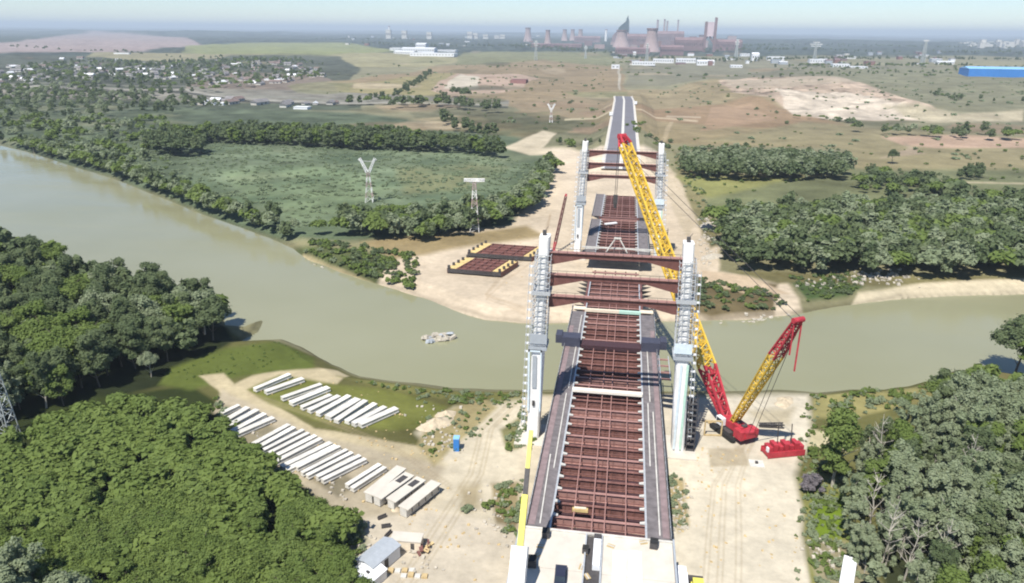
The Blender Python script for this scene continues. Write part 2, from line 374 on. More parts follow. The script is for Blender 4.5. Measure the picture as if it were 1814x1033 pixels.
# right: fields, quarry
paint([(1110,160),(1280,150),(1420,200),(1520,225),(1500,262),(1180,255),(1120,240)], (176,158,116), 4, 10, mott=.35)
paint([(1120,195),(1330,182),(1500,222),(1340,226),(1130,212)], (176,146,108), 3, 10)
paint([(1240,250),(1420,215),(1660,232),(1814,240),(2700,240),(2700,330),(1500,330),(1500,262)], (170,158,116), 4, 10, mott=.35)
paint([(1200,312),(1500,316),(1530,340),(1260,352),(1230,340)], (160,160,100), 3, 8)
paint([(1500,300),(1814,300),(2700,300),(2700,390),(1500,370),(1250,380),(1255,350)], (132,136,98), 4, 10, mott=.6)
paint([(1400,135),(1600,125),(1814,135),(2700,140),(2700,220),(1814,222),(1680,215),(1560,175)], (148,146,112), 4, 10, mott=.35)
paint([(1270,152),(1330,144),(1480,145),(1540,160),(1600,185),(1680,212),(1540,214),(1440,210),(1360,185),(1300,172)], (212,186,158), 2, 10, mott=.9)
paint([(1370,168),(1520,176),(1560,190),(1670,212),(1480,214),(1400,205)], (234,216,190), 2, 10, mott=.8)
paint([(1280,150),(1480,142),(1520,155),(1300,166)], (204,184,156), 2, 6)
paint([(1560,195),(1700,208),(1814,205),(1814,216),(1640,216)], (206,192,156), 2, 8, mott=.5)
paint([(1560,242),(1700,236),(1814,244),(2600,250),(2600,262),(1814,262),(1660,262),(1600,256)], (214,180,150), 2, 8)
paint([(1600,250),(1640,272),(1560,280),(1610,262)], (190,170,140), 2, 5)
paint([(1240,232),(1260,190),(1330,190),(1370,212)], (196,162,126), 2, 6, .7)
for a, b, c_ in (((1120,205),(1235,214),(222,198,160)), ((1000,212),(1090,208),(214,200,160)), ((1600,320),(1814,326),(196,184,150)), ((1240,208),(1180,206),(214,190,156))):
    paint([(a[0],a[1]-1.5),(b[0],b[1]-1.5),(b[0],b[1]+1.5),(a[0],a[1]+1.5)], c_, 1.2, 3)
paint([(1180,225),(1186,215),(1192,215),(1176,262),(1168,262)], (200,180,140), 1.5, 3)
# near bank
paint([(-400,430),(0,430),(200,520),(400,580),(560,620),(640,665),(800,690),(1440,697),(1700,650),(2700,760),(2700,2500),(-900,2500)], (120,118,72), 3, 6, mott=.4)
paint([(-400,440),(100,470),(380,545),(420,600),(300,680),(60,740),(-400,760)], (52,60,34), 4, 8)
paint([(-400,700),(200,700),(340,680),(430,740),(560,900),(640,960),(600,1400),(-400,1400)], (62,72,34), 4, 10)
paint([(300,650),(400,615),(500,602),(560,625),(560,660),(440,665),(340,690),(280,680)], (112,124,60), 4, 10)
paint([(355,665),(400,660),(420,680),(450,665),(500,655),(600,650),(622,660),(600,680),(500,680),(445,690),(560,760),(800,800),(790,840),(640,800),(520,760),(420,720),(390,690)], (224,208,170), 2, 8, mott=.2)
paint([(400,690),(560,770),(800,830),(800,900),(640,930),(560,880),(440,790),(380,730)], (214,200,172), 4, 10, mott=.2)
paint([(445,690),(500,662),(600,680),(700,690),(790,720),(760,760),(690,765),(560,745),(480,715)], (134,138,72), 3, 10, mott=.4)
paint([(600,665),(800,690),(940,694),(930,740),(860,700),(780,705),(700,690)], (148,146,88), 3, 8, mott=.5)
paint([(740,770),(800,720),(930,705),(945,760),(925,1100),(560,1100),(620,940),(760,900),(790,830)], (243,230,202), 6, 22, mott=.2)
paint([(770,735),(850,700),(880,720),(800,790),(770,830),(740,790)], (206,190,140), 4, 16, mott=.6)
paint([(885,760),(945,720),(950,790),(900,800)], (150,146,100), 4, 12, mott=.5)
paint([(870,860),(930,850),(930,960),(880,930)], (186,168,128), 4, 16, mott=.6)
paint([(815,865),(850,860),(850,900),(820,905)], (186,168,124), 8, 12, .7, mott=.4)
paint([(600,930),(760,900),(930,940),(930,1400),(560,1400)], (243,230,206), 6, 12, mott=.12)
paint([(560,960),(640,920),(660,960),(600,1033),(560,1060)], (206,200,170), 5, 14, mott=.6)
paint([(925,700),(1200,695),(1200,1400),(900,1400)], (236,222,194), 4, 8, mott=.3)
paint([(1190,695),(1430,700),(1440,760),(1420,840),(1425,960),(1440,1100),(1470,1400),(1180,1400),(1180,700)], (245,234,210), 8, 26, mott=.14)
paint([(1255,795),(1320,793),(1328,825),(1258,828)], (204,190,162), 2, 4, .9)
paint([(1330,728),(1410,722),(1400,752),(1350,750)], (206,192,160), 6, 10, .8)
paint([(1440,700),(1560,692),(1640,680),(1640,712),(1500,745),(1440,740)], (170,162,108), 3, 10, mott=.6)
paint([(1500,768),(1440,760),(1430,790),(1500,800)], (224,212,172), 3, 8)
paint([(1690,655),(1760,650),(1814,668),(1814,700),(1600,720),(1640,680)], (150,142,92), 4, 10, mott=.6)
paint([(1420,850),(1480,820),(1500,900),(1520,1000),(1530,1400),(1450,1400),(1430,960)], (150,150,88), 4, 14, mott=.5)
paint([(1440,880),(1490,880),(1490,955),(1440,950)], (128,152,50), 5, 14)
paint([(1180,840),(1215,850),(1222,930),(1200,945),(1185,900)], (196,178,132), 4, 12, mott=.6)
paint([(1555,920),(1600,800),(1700,740),(2700,760),(2700,1400),(1600,1400)], (70,76,50), 6, 12)
paint([(1430,960),(1500,960),(1560,1033),(1450,1060)], (168,160,128), 4, 12, mott=.6)
# wheel ruts and tracks across the sand
gp = random.Random(12)
def rut(pts, c, wd, k): 
    for a, b in zip(pts, pts[1:]):
        n = Vector((b[1]-a[1], a[0]-b[0])).normalized()*wd; paint([(a[0]-n.x,a[1]-n.y),(b[0]-n.x,b[1]-n.y),(b[0]+n.x,b[1]+n.y),(a[0]+n.x,a[1]+n.y)], c, 1.6, 2, k, mott=.3)
for off in (0, 9, 26, 36, 60, 71): rut([(1240+off,1100),(1250+off*.9,960),(1262+off*.7,860),(1300+off*.4,800),(1330+off*.2,770)], (206,190,160), 1.6, .5)
for off in (0, 9, 24, 33): rut([(700+off,1040),(770+off,930),(830+off*.8,840),(850+off*.7,760),(900+off*.5,715)], (204,186,152), 1.5, .5)
for off in (0, 8): rut([(800,860+off),(700,790+off*.8),(560,735+off*.7),(440,695+off*.6)], (190,172,140), 1.4, .5)
for off in (0, 7, 22): rut([(930,545+off*.3),(860,520+off*.4),(900,470+off),(960,430+off),(975,380)], (214,190,158), 1.2, .5)
rut([(1098,160),(1097,140),(1096,118)], (214,206,186), 1.5, .9)
paint([(395,715),(450,735),(560,800),(640,860),(600,880),(520,830),(430,780)], (150,142,112), 4, 8, .7, mott=.7)  # soil under the lower beam row darkened for the shade between beams
fd = np.clip((np.hypot(gx, gy)-420)/500, 0, 1)[:, None]*.2; lum = (col @ np.array([.3,.6,.1]))[:, None]; col = (col*(1-fd)+lum*fd)*(1+.18*fd)   # ground turns greyer and slightly lighter with distance
# wet bank strip
sdr = sdpoly(gx, gy, RIVER); near_ = np.hypot(gx, gy) < 900
wet = np.clip(1-np.abs(sdr-.6)/1.6, 0, 1)*near_
col = col*(1-.35*wet[:, None])
col[(sdr < -1) & near_] = np.array([.16,.15,.10])
quads = None
ii = np.arange(NR-1)[:, None]*NA; jj = np.arange(NA)[None, :]; j2 = (jj+1) % NA
quads = np.stack([ii+jj, ii+NA+jj, ii+NA+j2, ii+j2], -1).reshape(-1, 4)[:, ::-1]
me = bpy.data.meshes.new('ground'); nv = len(gx)
# a centre fan closes the sheet under the drone
cv = nv; tris = np.stack([np.arange(NA), (np.arange(NA)+1) % NA, np.full(NA, cv)], -1)
V = np.vstack([np.stack([gx, gy, gz], -1), [[0,0,0]]])
me.vertices.add(len(V)); me.vertices.foreach_set('co', V.ravel())
nl = len(quads)*4+len(tris)*3; me.loops.add(nl)
me.loops.foreach_set('vertex_index', np.concatenate([quads.ravel(), tris.ravel()]).astype(np.int32))
me.polygons.add(len(quads)+len(tris))
me.polygons.foreach_set('loop_start', np.concatenate([np.arange(len(quads))*4, len(quads)*4+np.arange(len(tris))*3]).astype(np.int32))
me.polygons.foreach_set('loop_total', np.concatenate([np.full(len(quads), 4), np.full(len(tris), 3)]).astype(np.int32))
me.polygons.foreach_set('use_smooth', np.ones(len(quads)+len(tris), bool))
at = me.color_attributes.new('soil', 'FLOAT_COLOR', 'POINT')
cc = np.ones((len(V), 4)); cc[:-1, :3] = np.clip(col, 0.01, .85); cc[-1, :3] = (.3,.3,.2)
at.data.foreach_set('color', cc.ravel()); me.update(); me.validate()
gm = bpy.data.materials.new('soil_and_fields'); N, L, b = nodes(gm)
ca = N.new('ShaderNodeVertexColor'); ca.layer_name = 'soil'; tc = N.new('ShaderNodeTexCoord')
def nz(scale, det=5, ro=.6, vec=None):
    n = N.new('ShaderNodeTexNoise'); n.inputs['Scale'].default_value = scale; n.inputs['Detail'].default_value = det; n.inputs['Roughness'].default_value = ro
    L.new(vec or tc.outputs['Object'], n.inputs['Vector']); return n
n1, n2, n3 = nz(.35, 8, .7), nz(.04, 6, .7), nz(.006, 8, .75)
mp = N.new('ShaderNodeMapping'); mp.inputs['Scale'].default_value = (.0014, .006, 1); mp.inputs['Rotation'].default_value = (0,0,.15); L.new(tc.outputs['Object'], mp.inputs[0])
n4 = nz(1.0, 6, .7, mp.outputs[0])
def mr(n, a, b_):
    q = N.new('ShaderNodeMapRange'); q.inputs[1].default_value = .3; q.inputs[2].default_value = .7; q.inputs[3].default_value = a; q.inputs[4].default_value = b_; L.new(n.outputs['Fac'], q.inputs[0]); return q
def mul(a, b_):
    q = N.new('ShaderNodeMath'); q.operation = 'MULTIPLY'; L.new(a.outputs[0], q.inputs[0]); L.new(b_.outputs[0], q.inputs[1]); return q
tot = mul(mul(mr(n1, .82, 1.12), mr(n2, .87, 1.12)), mul(mr(n3, .86, 1.14), mr(n4, .88, 1.12)))
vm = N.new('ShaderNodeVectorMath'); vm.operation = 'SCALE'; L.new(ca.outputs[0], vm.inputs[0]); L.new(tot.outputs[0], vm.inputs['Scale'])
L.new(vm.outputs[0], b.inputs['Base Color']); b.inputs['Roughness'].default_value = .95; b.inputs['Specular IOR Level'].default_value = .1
bp = N.new('ShaderNodeBump'); bp.inputs['Strength'].default_value = .5; bp.inputs['Distance'].default_value = .35; L.new(n1.outputs['Fac'], bp.inputs['Height']); L.new(bp.outputs[0], b.inputs['Normal'])
me.materials.append(gm); tag(link('ground', me), kind='structure')

wm = bpy.data.materials.new('silty_river_water'); N, L, b = nodes(wm)
tc = N.new('ShaderNodeTexCoord'); wn = N.new('ShaderNodeTexNoise'); wn.inputs['Scale'].default_value = 1.1; wn.inputs['Detail'].default_value = 4
mp = N.new('ShaderNodeMapping'); mp.inputs['Scale'].default_value = (.5, 1, 1); mp.inputs['Rotation'].default_value = (0,0,-.4); L.new(tc.outputs['Object'], mp.inputs[0]); L.new(mp.outputs[0], wn.inputs['Vector'])
bp = N.new('ShaderNodeBump'); bp.inputs['Strength'].default_value = .22; bp.inputs['Distance'].default_value = .12; L.new(wn.outputs['Fac'], bp.inputs['Height']); L.new(bp.outputs[0], b.inputs['Normal'])
w2 = N.new('ShaderNodeTexNoise'); w2.inputs['Scale'].default_value = .012; w2.inputs['Detail'].default_value = 4; L.new(tc.outputs['Object'], w2.inputs['Vector'])
cr = N.new('ShaderNodeValToRGB'); cr.color_ramp.elements[0].position = .35; cr.color_ramp.elements[1].position = .65
cr.color_ramp.elements[0].color = (.235,.232,.135,1); cr.color_ramp.elements[1].color = (.265,.262,.165,1); L.new(w2.outputs['Fac'], cr.inputs[0]); L.new(cr.outputs[0], b.inputs['Base Color'])
w3 = N.new('ShaderNodeTexNoise'); w3.inputs['Scale'].default_value = .02; w3.inputs['Detail'].default_value = 6; w3.inputs['Distortion'].default_value = .6
mp3 = N.new('ShaderNodeMapping'); mp3.inputs['Scale'].default_value = (.35, 1.6, 1); mp3.inputs['Rotation'].default_value = (0,0,.35); L.new(tc.outputs['Object'], mp3.inputs[0]); L.new(mp3.outputs[0], w3.inputs['Vector'])
rr_ = N.new('ShaderNodeMapRange'); rr_.inputs[1].default_value = .4; rr_.inputs[2].default_value = .62; rr_.inputs[3].default_value = .05; rr_.inputs[4].default_value = .22; L.new(w3.outputs['Fac'], rr_.inputs[0]); L.new(rr_.outputs[0], b.inputs['Roughness'])
b.inputs['IOR'].default_value = 1.38; b.inputs['Specular IOR Level'].default_value = .5
mb = MB(); mb._add([(-1600,60,-3),(900,60,-3),(900,900,-3),(-1600,900,-3)], [(0,1,2,3)])
tag(mb.build('river_water', wm), kind='structure')

hz = bpy.data.materials.new('summer_haze'); hz.use_nodes = True; N = hz.node_tree.nodes; L = hz.node_tree.links
N.remove(N['Principled BSDF']); pv = N.new('ShaderNodeVolumePrincipled'); pv.inputs['Color'].default_value = (.76,.88,1.0,1)
pv.inputs['Density'].default_value = HAZE = .00009; pv.inputs['Anisotropy'].default_value = 0.0
L.new(pv.outputs[0], N['Material Output'].inputs['Volume'])
mb = MB(); mb.b2(-46000, 46000, -46000, 46000, -8, 240)
tag(mb.build('haze', hz), kind='stuff')
# ------------------------------------------------------------------ bridge
XC, ZD = -.7, 8.0
M['yel2'] = mat('ochre_yellow_timber', (.62, .46, .20), .8, var=.35, scale=.8)
M['stained'] = mat('stained_concrete', (.66,.64,.58), .85, var=.3, scale=.35)
M['whitecream'] = mat('cream_white_paint', (.8,.74,.64), .7, var=.06)
M['darkred'] = mat('dark_brown_steel', (.06,.03,.035), .7)
M['wpl'] = mat('walkway_plate_brown', (.24,.18,.18), .8, var=.25, scale=.6)
def deck(y0, y1, slab0, slab1, label, inner=8.6, outer=12.7, step=4.1, group=None, slabmat=None, zoff=0., brackets=True):
    t = empty('bridge_deck', (XC, y0, ZD+zoff), 0, label, 'bridge deck', group)
    n = int(round((y1-y0)/step)); step = (y1-y0)/n
    web = MB(); web.b2(-inner, inner, -.03, .03, -2.15, -.42); web.b2(-inner, inner, -.35, .35, -.42, -.36); web.b2(-inner, inner, -.35, .35, -2.2, -2.15)
    for k in range(1, 8): web.b2(-inner+k*2.15-.03, -inner+k*2.15+.03, -.3, -.03, -2.15, -.42)
    wm_ = web.mesh('crossbeam', M['rust']); wp = web.mesh('crossbeam', M['pink'])
    for k in range(n+1):
        link('crossbeam', wp if random.random() < .25 else wm_, t, (0, min(max(k*step, .4), y1-y0-.4), 0))
    sb = MB(); sb.b2(-inner+.3, inner-.3, -.09, .09, -.62, -.42); sbm = sb.mesh('cross_strut', M['rust'])
    for k in range(n): link('cross_strut', sbm, t, (0, (k+.5)*step, 0))
    for x in (-4.6, -1.15, 1.1, 4.9):
        s = MB(); s.b2(x-.09, x+.09, .1, y1-y0-.1, -.35, -.1); s.build('stringer', M['pink'], t)
    # dark plate strips below the beams, coloured for the shade in the gaps
    pl = MB(); pl.b2(-inner+.2, inner-.2, .4, step-.4, -2.3, -2.24); plm = pl.mesh('gap_shade_plate', M['darkred'])
    for k in range(n):
        if random.random() < .92: link('gap_shade_plate', plm, t, (0, k*step, 0))
    for sx in (-1, 1):
        g = MB(); g.b2(*sorted((sx*inner, sx*(inner+.9))), 0, y1-y0, -2.6, -.12); g.build('edge_girder', M['rust2'], t)
        g = MB(); g.b2(*sorted((sx*(inner-.25), sx*(inner+.12))), 0, y1-y0, -.1, .06); g.build('edge_flange', M['grey'], t)
        L_ = slab1-slab0; m_ = max(1, int(round(L_/9)))
        sm = MB(); sm.b2(*sorted((sx*(inner+.13), sx*outer)), .03, L_/m_-.03, -.1, .12); sme = sm.mesh('slab_panel', slabmat or M['asph'])
        for k in range(m_): link('slab_panel', sme, t, (0, slab0-y0+k*L_/m_, random.uniform(-.01, .01)))
        kb = MB(); kb.b2(*sorted((sx*outer, sx*(outer+.3))), slab0-y0, slab1-y0, -.5, .35); kb.build('parapet_kerb', M['dgrey'], t)
        rl = MB(); rl.b2(*sorted((sx*(outer+.05), sx*(outer+.12))), slab0-y0, slab1-y0, 1.1, 1.17)
        for k in range(int(L_/3)): rl.b2(*sorted((sx*(outer+.05), sx*(outer+.12))), slab0-y0+k*3, slab0-y0+k*3+.07, .3, 1.1)
        rl.build('railing', M['grey'], t)
        if brackets:
            bk = MB(); bk.xprism([(0, -.1), (0, .28), (-sx*.9, .05), (-sx*.9, -.1)], -.28, .28, axis='y'); bkm = bk.mesh('concrete_bracket', M['conc'])
            for k in range(1, n): link('concrete_bracket', bkm, t, (sx*(inner-.26), k*step, 0))
        cb = MB(); cb._add([(sx*(inner+.9), -.05, -.12), (sx*outer, -.05, -.12), (sx*(inner+.9), -.05, -1.6), (sx*(inner+.9), .05, -.12), (sx*outer, .05, -.12), (sx*(inner+.9), .05, -1.6)], [(0,1,2),(5,4,3),(0,3,4,1),(1,4,5,2),(2,5,3,0)])
        cbm = cb.mesh('side_bracket', M['dgrey'])
        for k in range(n+1): link('side_bracket', cbm, t, (0, min(max(k*step, .3), y1-y0-.3), 0))
    return t
near = deck(108.9, 217.5, 109, 217.5, 'near half of the red-brown steel bridge deck with grey side lanes, ending over the river')
mid = deck(219.5, 250.0, 219.5, 222, 'bare red-brown steel deck frame hanging beyond the near deck end over the river', slabmat=M['cream'], brackets=False)
farA = deck(285.0, 340.5, 285, 340.5, 'far steel bridge deck beneath the yellow crane boom, with grey side lanes', step=4.6)
farB = deck(341.2, 391.0, 341.2, 391, 'farthest raised deck section ending before the pale sand', step=4.6, zoff=1.3)
# details on the decks
def strip(parent, x0, x1, y0, y1, z, m, name): b_ = MB(); b_.b2(x0, x1, y0, y1, z, z+.12); return b_.build(name, m, parent)
for (xa, ya, xb, yb) in ((-10.4, 0, -10.9, 24), (-9.7, 18, -9.9, 52), (-9.6, 54, -9.5, 105), (9.7, 22, 9.8, 50), (10.9, 0, 10.9, 46), (10.3, 50, 10.2, 84)):
    b_ = MB(); b_.bar((xa, ya+1, .2), (xb, yb, .2), .22, .16); b_.build('pipe_run', M['conc'], near)
for x0, x1 in ((-12.6, -11.3), (11.4, 12.6)):
    b_ = MB(); b_.b2(x0, x1, .5, 96, .12, .2); b_.build('walkway_plate', M['wpl'], near)
b_ = MB(); b_.b2(-8.5, 8.5, 52.6, 53.9, .4, 1.1); tag(b_.build('spreader_girder', M['whitecream'], None, (XC, 108.9, ZD)), 'cream straight beam laid straight across the red-brown girders of the near deck', 'beam')
b_ = MB(); b_.b2(-8.8, 2, -.5, .5, -.1, .8); o = b_.build('closing_girder', M['cream'], None, (XC, 218.5, ZD)); tag(o, 'white and mint green closing beam across the river end of the deck', 'beam')
b_ = MB(); b_.b2(2.01, 8.8, -.5, .5, -.1, .8); b_.build('green_half', M['mint'], o)
t = empty('formwork_gantry', (XC, 191, ZD), 0, 'dark navy gantry straddling the near deck just beyond the near pylon', 'gantry')
b_ = MB(); b_.b2(-8.5, 8.5, -1.2, 2.4, -.6, .7); b_.build('middle_beam', M['darkred'], t)
for sx in (-1, 1):
    b_ = MB(); b_.b2(*sorted((sx*8.5, sx*13.6)), -1.8, 2.2, .15, 2.9); b_.b2(*sorted((sx*13.61, sx*15.4)), -1.4, 2.6, .9, 3.3); b_.build('end_box', M['navy'], t)
t = empty('hanging_platform', (XC, 185, ZD), 0, 'brown lattice side platform hung right of the near deck by the pylon', 'platform')
for k in range(4): b_ = MB(); b_.b2(12.9, 16.0, -12+k*4, -11.6+k*4, -.2, .2); b_.build('joist', M['pink'], t)
for x in (13.2, 15.7): b_ = MB(); b_.b2(x, x+.2, -13, 2, .22, .4); b_.build('rail', M['grey'], t)
t = empty('lifting_hoist', (XC, 286.6, ZD), 0, 'pale A-shaped lifting frame standing on the river end of the far deck', 'lifting frame')
for sx in (-1, 1): b_ = MB(); b_.bar((sx*4.2, -1, .1), (sx*.9, 1.2, 5.2), .35); b_.bar((sx*13, 0, .8), (sx*2, .3, 1.6), .3); b_.build('leg', M['conc'], t)
b_ = MB(); b_.b2(-1.4, 1.4, .8, 1.5, 5.1, 5.7); b_.b2(-14.2, 14.2, 2.6, 3.1, .4, 1.); b_.build('crossbar', M['conc'], t)
b_ = MB(); b_.b2(-13, -8.7, -1, 1, -2.6, -.2); b_.b2(8.7, 13, -1, 1, -2.6, -.2); b_.b2(-8.6, 8.6, -.6, -.2, -2.6, -.2); b_.build('dark_end_face', M['dgrey'], t)
o = MB().box((0, 0, .5), (6.2, 1.6, .5)).build('tarpaulin_bundle', M['white'], None, (XC-3.6, 331, ZD+.05), (0, 0, .6)); tag(o, 'white wrapped bundle lying askew on the far deck girders', 'bundle')
o = MB().box((0, 0, .6), (2.9, .7, .6)).build('lifting_cradle', M['yel2'], None, (XC-3.5, 115.2, ZD-.6), (0, 0, .03)); tag(o, 'small yellow lifting cradle between girders at the near deck end', 'cradle')
MB().box((0, 0, 1.05), (2.2, .5, .15)).build('cradle_top', M['cream'], o)
# steel frame on the ground in the gap between the decks
def trestle(y0, y1, z, label):
    t = empty('temporary_trestle', (XC, y0, 0), 0, label, 'trestle', 'temporary steel trestles on the sand under the deck gap')
    for k in range(int((y1-y0)/4)+1):
        b_ = MB(); b_.b2(-9, 9, k*4, k*4+.7, z-.6, z); b_.build('crossbeam', M['pink'] if k % 2 else M['cream'], t)
    for x in (-8, -4, 0, 4, 8):
        for y in (0.3, y1-y0-.6): b_ = MB(); b_.b2(x-.25, x+.25, y, y+.5, -.3, z-.6); b_.build('post', M['rust2'], t)
    return t
trestle(262, 279, 3.2, 'cream and pink temporary trestle under the gap before the far deck')

def pylon(y, ztop, label, H_=((46.3,), (41.2,), (36.2,))):
    t = empty('bridge_pylon', (XC, y, 0), 0, label, 'pylon', 'concrete bridge pylons'); k_ = ztop/50.
    br = MB(); br.box((0, 0, 0), (1.1, .5, .35)); brm = br.mesh('climbing_bracket', M['whitemetal'])
    for sx in (-1, 1):
        xb, xt, zs = 17.0, 15.3, 23.5*k_
        def X(z): return sx*(xb+(xt-xb)*z/ztop)
        l = MB()
        for (z0, z1, wx, wy) in ((-1, zs, 2.9, 4.0), (zs+.01, ztop, 2.45, 3.4)):
            vs = [(X(z)+a*wx/2*(1-.0015*z), b_*wy/2, z) for z in (z0, z1) for a, b_ in ((-1,-.8),(-.75,-1),(.75,-1),(1,-.8),(1,.8),(.75,1),(-.75,1),(-1,.8))]
            l._add(vs, [tuple(range(8))[::-1], tuple(range(8, 16))]+[(i, (i+1) % 8, 8+(i+1) % 8, 8+i) for i in range(8)])
        lg = l.build('leg', M['white'], t)
        # scaffold cage wrapped round the upper shaft
        sc = MB()
        for z in np.arange(zs+1.2, ztop-3.5, 1.25):
            for yy in (-2.1, 2.1): sc.bar((X(z)-1.75, yy, z), (X(z)+1.75, yy, z), .14)
            for xx in (-1.75, 1.75): sc.bar((X(z)+xx, -2.1, z), (X(z)+xx, 2.1, z), .14)
        for xx in (-1.75, -.6, .6, 1.75):
            for yy in (-2.1, 2.1): sc.bar((X(zs)+xx, yy, zs), (X(ztop-4)+xx, yy, ztop-4), .13)
        for z in np.arange(zs+1.2, ztop-5, 2.5): sc.bar((X(z)-1.75, -2.1, z), (X(z)+1.75, -2.1, z+2.4), .09)
        sc.build('scaffold', M['grey'], t)
        for z, m_ in ((37.0*k_, 'grey'), (zs+.2, 'greymetal')):
            p_ = MB(); p_.b2(X(z)-2.1, X(z)+2.1, -2.5, 2.5, z-.15, z+.1)
            for e in (-2.5, 2.45): p_.b2(X(z)-2.1, X(z)+2.1, e, e+.05, z+.1, z+.8)
            p_.build('work_platform', M[m_], t)
        p_ = MB(); p_.b2(X(28)-1.95, X(28)+1.95, -2.32, -2.26, zs+1.6, zs+4.0); p_.build('protective_sheet', M['greymetal'] if sx < 0 else M['pblue'], t)
        for z in np.arange(4, ztop-6, 2.05): link('climbing_bracket', brm, t, (X(z)+sx*2.5, -.8, z))
        mast = MB(); mast.bar((X(3)+sx*2.2, -1.2, 3), (X(ztop-6)+sx*2.2, -1.2, ztop-6), .12); mast.bar((X(3)+sx*2.9, -1.2, 3), (X(ztop-6)+sx*2.9, -1.2, ztop-6), .1); mast.build('guide_mast', M['grey'], t)
        ft = MB(); ft.b2(X(0)-4, X(0)+4, -5, 5, -1.5, .35); ft.build('footing', M['slab'], t)
        if sx > 0:
            st = MB()
            for k in range(9):
                z = .4+k*1.5; st.b2(X(z)+1.9, X(z)+3.9, -1.5, 1.3, z, z+.12); st.bar((X(z)+2.2, -1.4 if k % 2 else 1.2, z), (X(z)+3.6, 1.2 if k % 2 else -1.4, z+1.5), .5, .12)
            for a in (2.0, 3.8):
                for b_ in (-1.5, 1.3): st.bar((X(6)+a, b_, 0), (X(6)+a, b_, 14.5), .14)
            st.build('stair_tower', M['dgrey'], t)
            for xx in (-.9, .5): q = MB(); q.b2(X(10)+xx, X(10)+xx+.5, -2.35, -2.25, 1, zs-1); q.build('cyan_shade_strip', M['mint' if xx > 0 else 'pblue'], t)  # pale blue and mint strips paint the cyan shade of the shaft
        else:
            q = MB(); q.b2(X(18)-1.9, X(18)-1.5, -2.5, -2.3, 8, zs+.2); q.b2(X(18)+.9, X(18)+1.2, -2.5, -2.3, 8, zs+.2); q.b2(X(18)-1.9, X(18)+1.2, -2.5, -2.3, zs-.4, zs+.2); q.build('climbing_rail', M['pblue'], t)
            q = MB(); q.b2(X(18)-.9, X(18)+.1, -2.31, -2.24, 14, zs-1.4); q.build('recess', M['greymetal'], t)
            q = MB(); q.b2(X(4)-.3, X(4)+.3, -2.4, -2.22, 9.3, 10.6); q.build('small_hatch', M['dgrey'], t)
        for z in (ztop-1.2,): q = MB(); q.b2(X(z)-.5, X(z)+.3, -.4, .4, ztop, ztop+1.1); q.bar((X(z), 0, ztop+1), (X(z)+.7, 0, ztop+2), .1); q.build('reinforcement_stub', M['dgrey'], t)
    for (z,) in H_:
        z *= k_; xi = 14.3
        q = MB(); w0, w1 = 2.7, 1.15
        poly = [(-xi, z), (xi, z), (xi, z-w0), (xi-1, z-w0), (7, z-w1), (-7, z-w1), (-xi+1, z-w0), (-xi, z-w0)]
        q.xprism(poly, -.35, .35, axis='y')
        cbm = q.build('crossbeam', M['rust2'], t)
        f = MB(); f.b2(-xi, xi, -.75, .75, z+.004, z+.12); f.build('top_flange', M['pink'], cbm)  # pinker than the web: the light on the flange is put into its colour
        f = MB(); f.b2(-xi, xi, -.9, -.82, z+1.05, z+1.12)
        for k in range(15): f.b2(-xi+k*2, -xi+k*2+.06, -.9, -.84, z+.1, z+1.05)
        f.build('handrail', M['dgrey'], cbm)
    return t
pylon(153.5, 50, 'near pylon, two tall white concrete legs in scaffolding with three red-brown crossbeams')
pylon(303.5, 49.5, 'far pylon, white scaffolded legs with three dark crossbeams behind the crane boom')

# ------------------------------------------------------------------ approach abutment
t = empty('abutment_platform', (XC, 108.6, ZD), 0, 'pale concrete abutment platform carrying vehicles at the bottom of the picture', 'abutment')
for (x0, x1) in ((-13.6, -1.75), (.75, 13.0)):
    for k in range(6):
        b_ = MB(); b_.b2(x0+.04, x1-.04, -10*(k+1)+.04, -10*k-.04, -.3, 0); b_.build('concrete_slab', M['slab'], t)
b_ = MB(); b_.b2(-13.6, 13, -60, -.1, -8.4, -.31); b_.build('embankment_body', M['slab'], t)
b_ = MB(); b_.b2(-13.6, 13, -.45, .0, .0, .35); b_.build('joint_beam', M['conc'], t)
for x in (-2.05, .75): b_ = MB(); b_.b2(x, x+.28, -60, -.6, 0, .45); b_.build('median_kerb', M['grey'], t)
b_ = MB(); b_.b2(-1.74, .74, -60, -.5, -.3, -.18); b_.build('median_gap_floor', M['dgrey'], t)
for x in (-13.9, 13.0): b_ = MB(); b_.b2(x, x+.3, -60, 0, -.5, .7); b_.build('edge_wall', M['greymetal'], t)
def crate(px, py, label, s=1.):
    x, y, z = U(px, py, ZD); t = empty('equipment_crate', (x, y, ZD), random.uniform(-.2, .2), label, 'crate')
    b_ = MB(); b_.box((0, 0, .55*s+.1), (1.3*s, 1.5*s, 1.1*s)); b_.build('body', M['dgrey'], t)
    for e in (-.4, .4): b_ = MB(); b_.b2(e*s-.08, e*s+.08, -.8*s, .8*s, 0, .1); b_.build('skid', M['wood'], t)
    b_ = MB(); b_.box((0, 0, 1.1*s+.14), (1.34*s, 1.54*s, .07)); b_.build('lid', M['black'], t); return t
crate(967, 950, 'dark equipment crate at the top left corner of the concrete platform')
crate(942, 1001, 'dark crate by the left edge wall of the concrete platform', 1.15)
crate(1037, 978, 'dark crate beside the left kerb of the median gap', .8)
crate(1158, 969, 'dark crate near the right end of the deck joint', 1.05)
x, y, z = U(1057, 985, ZD); b_ = MB(); b_.box((0, 0, .55), (1.25, 6.8, 1.1)); o = b_.build('steel_tank', M['whitemetal'], None, (x, y, ZD-.17)); tag(o, 'long white steel tank standing in the dark median gap', 'tank')
b_ = MB(); b_.box((0, 0, .5), (1.3, 1.1, 1.0)); b_.build('pump_unit', M['dgrey'], o, (0, 4.3, 0))
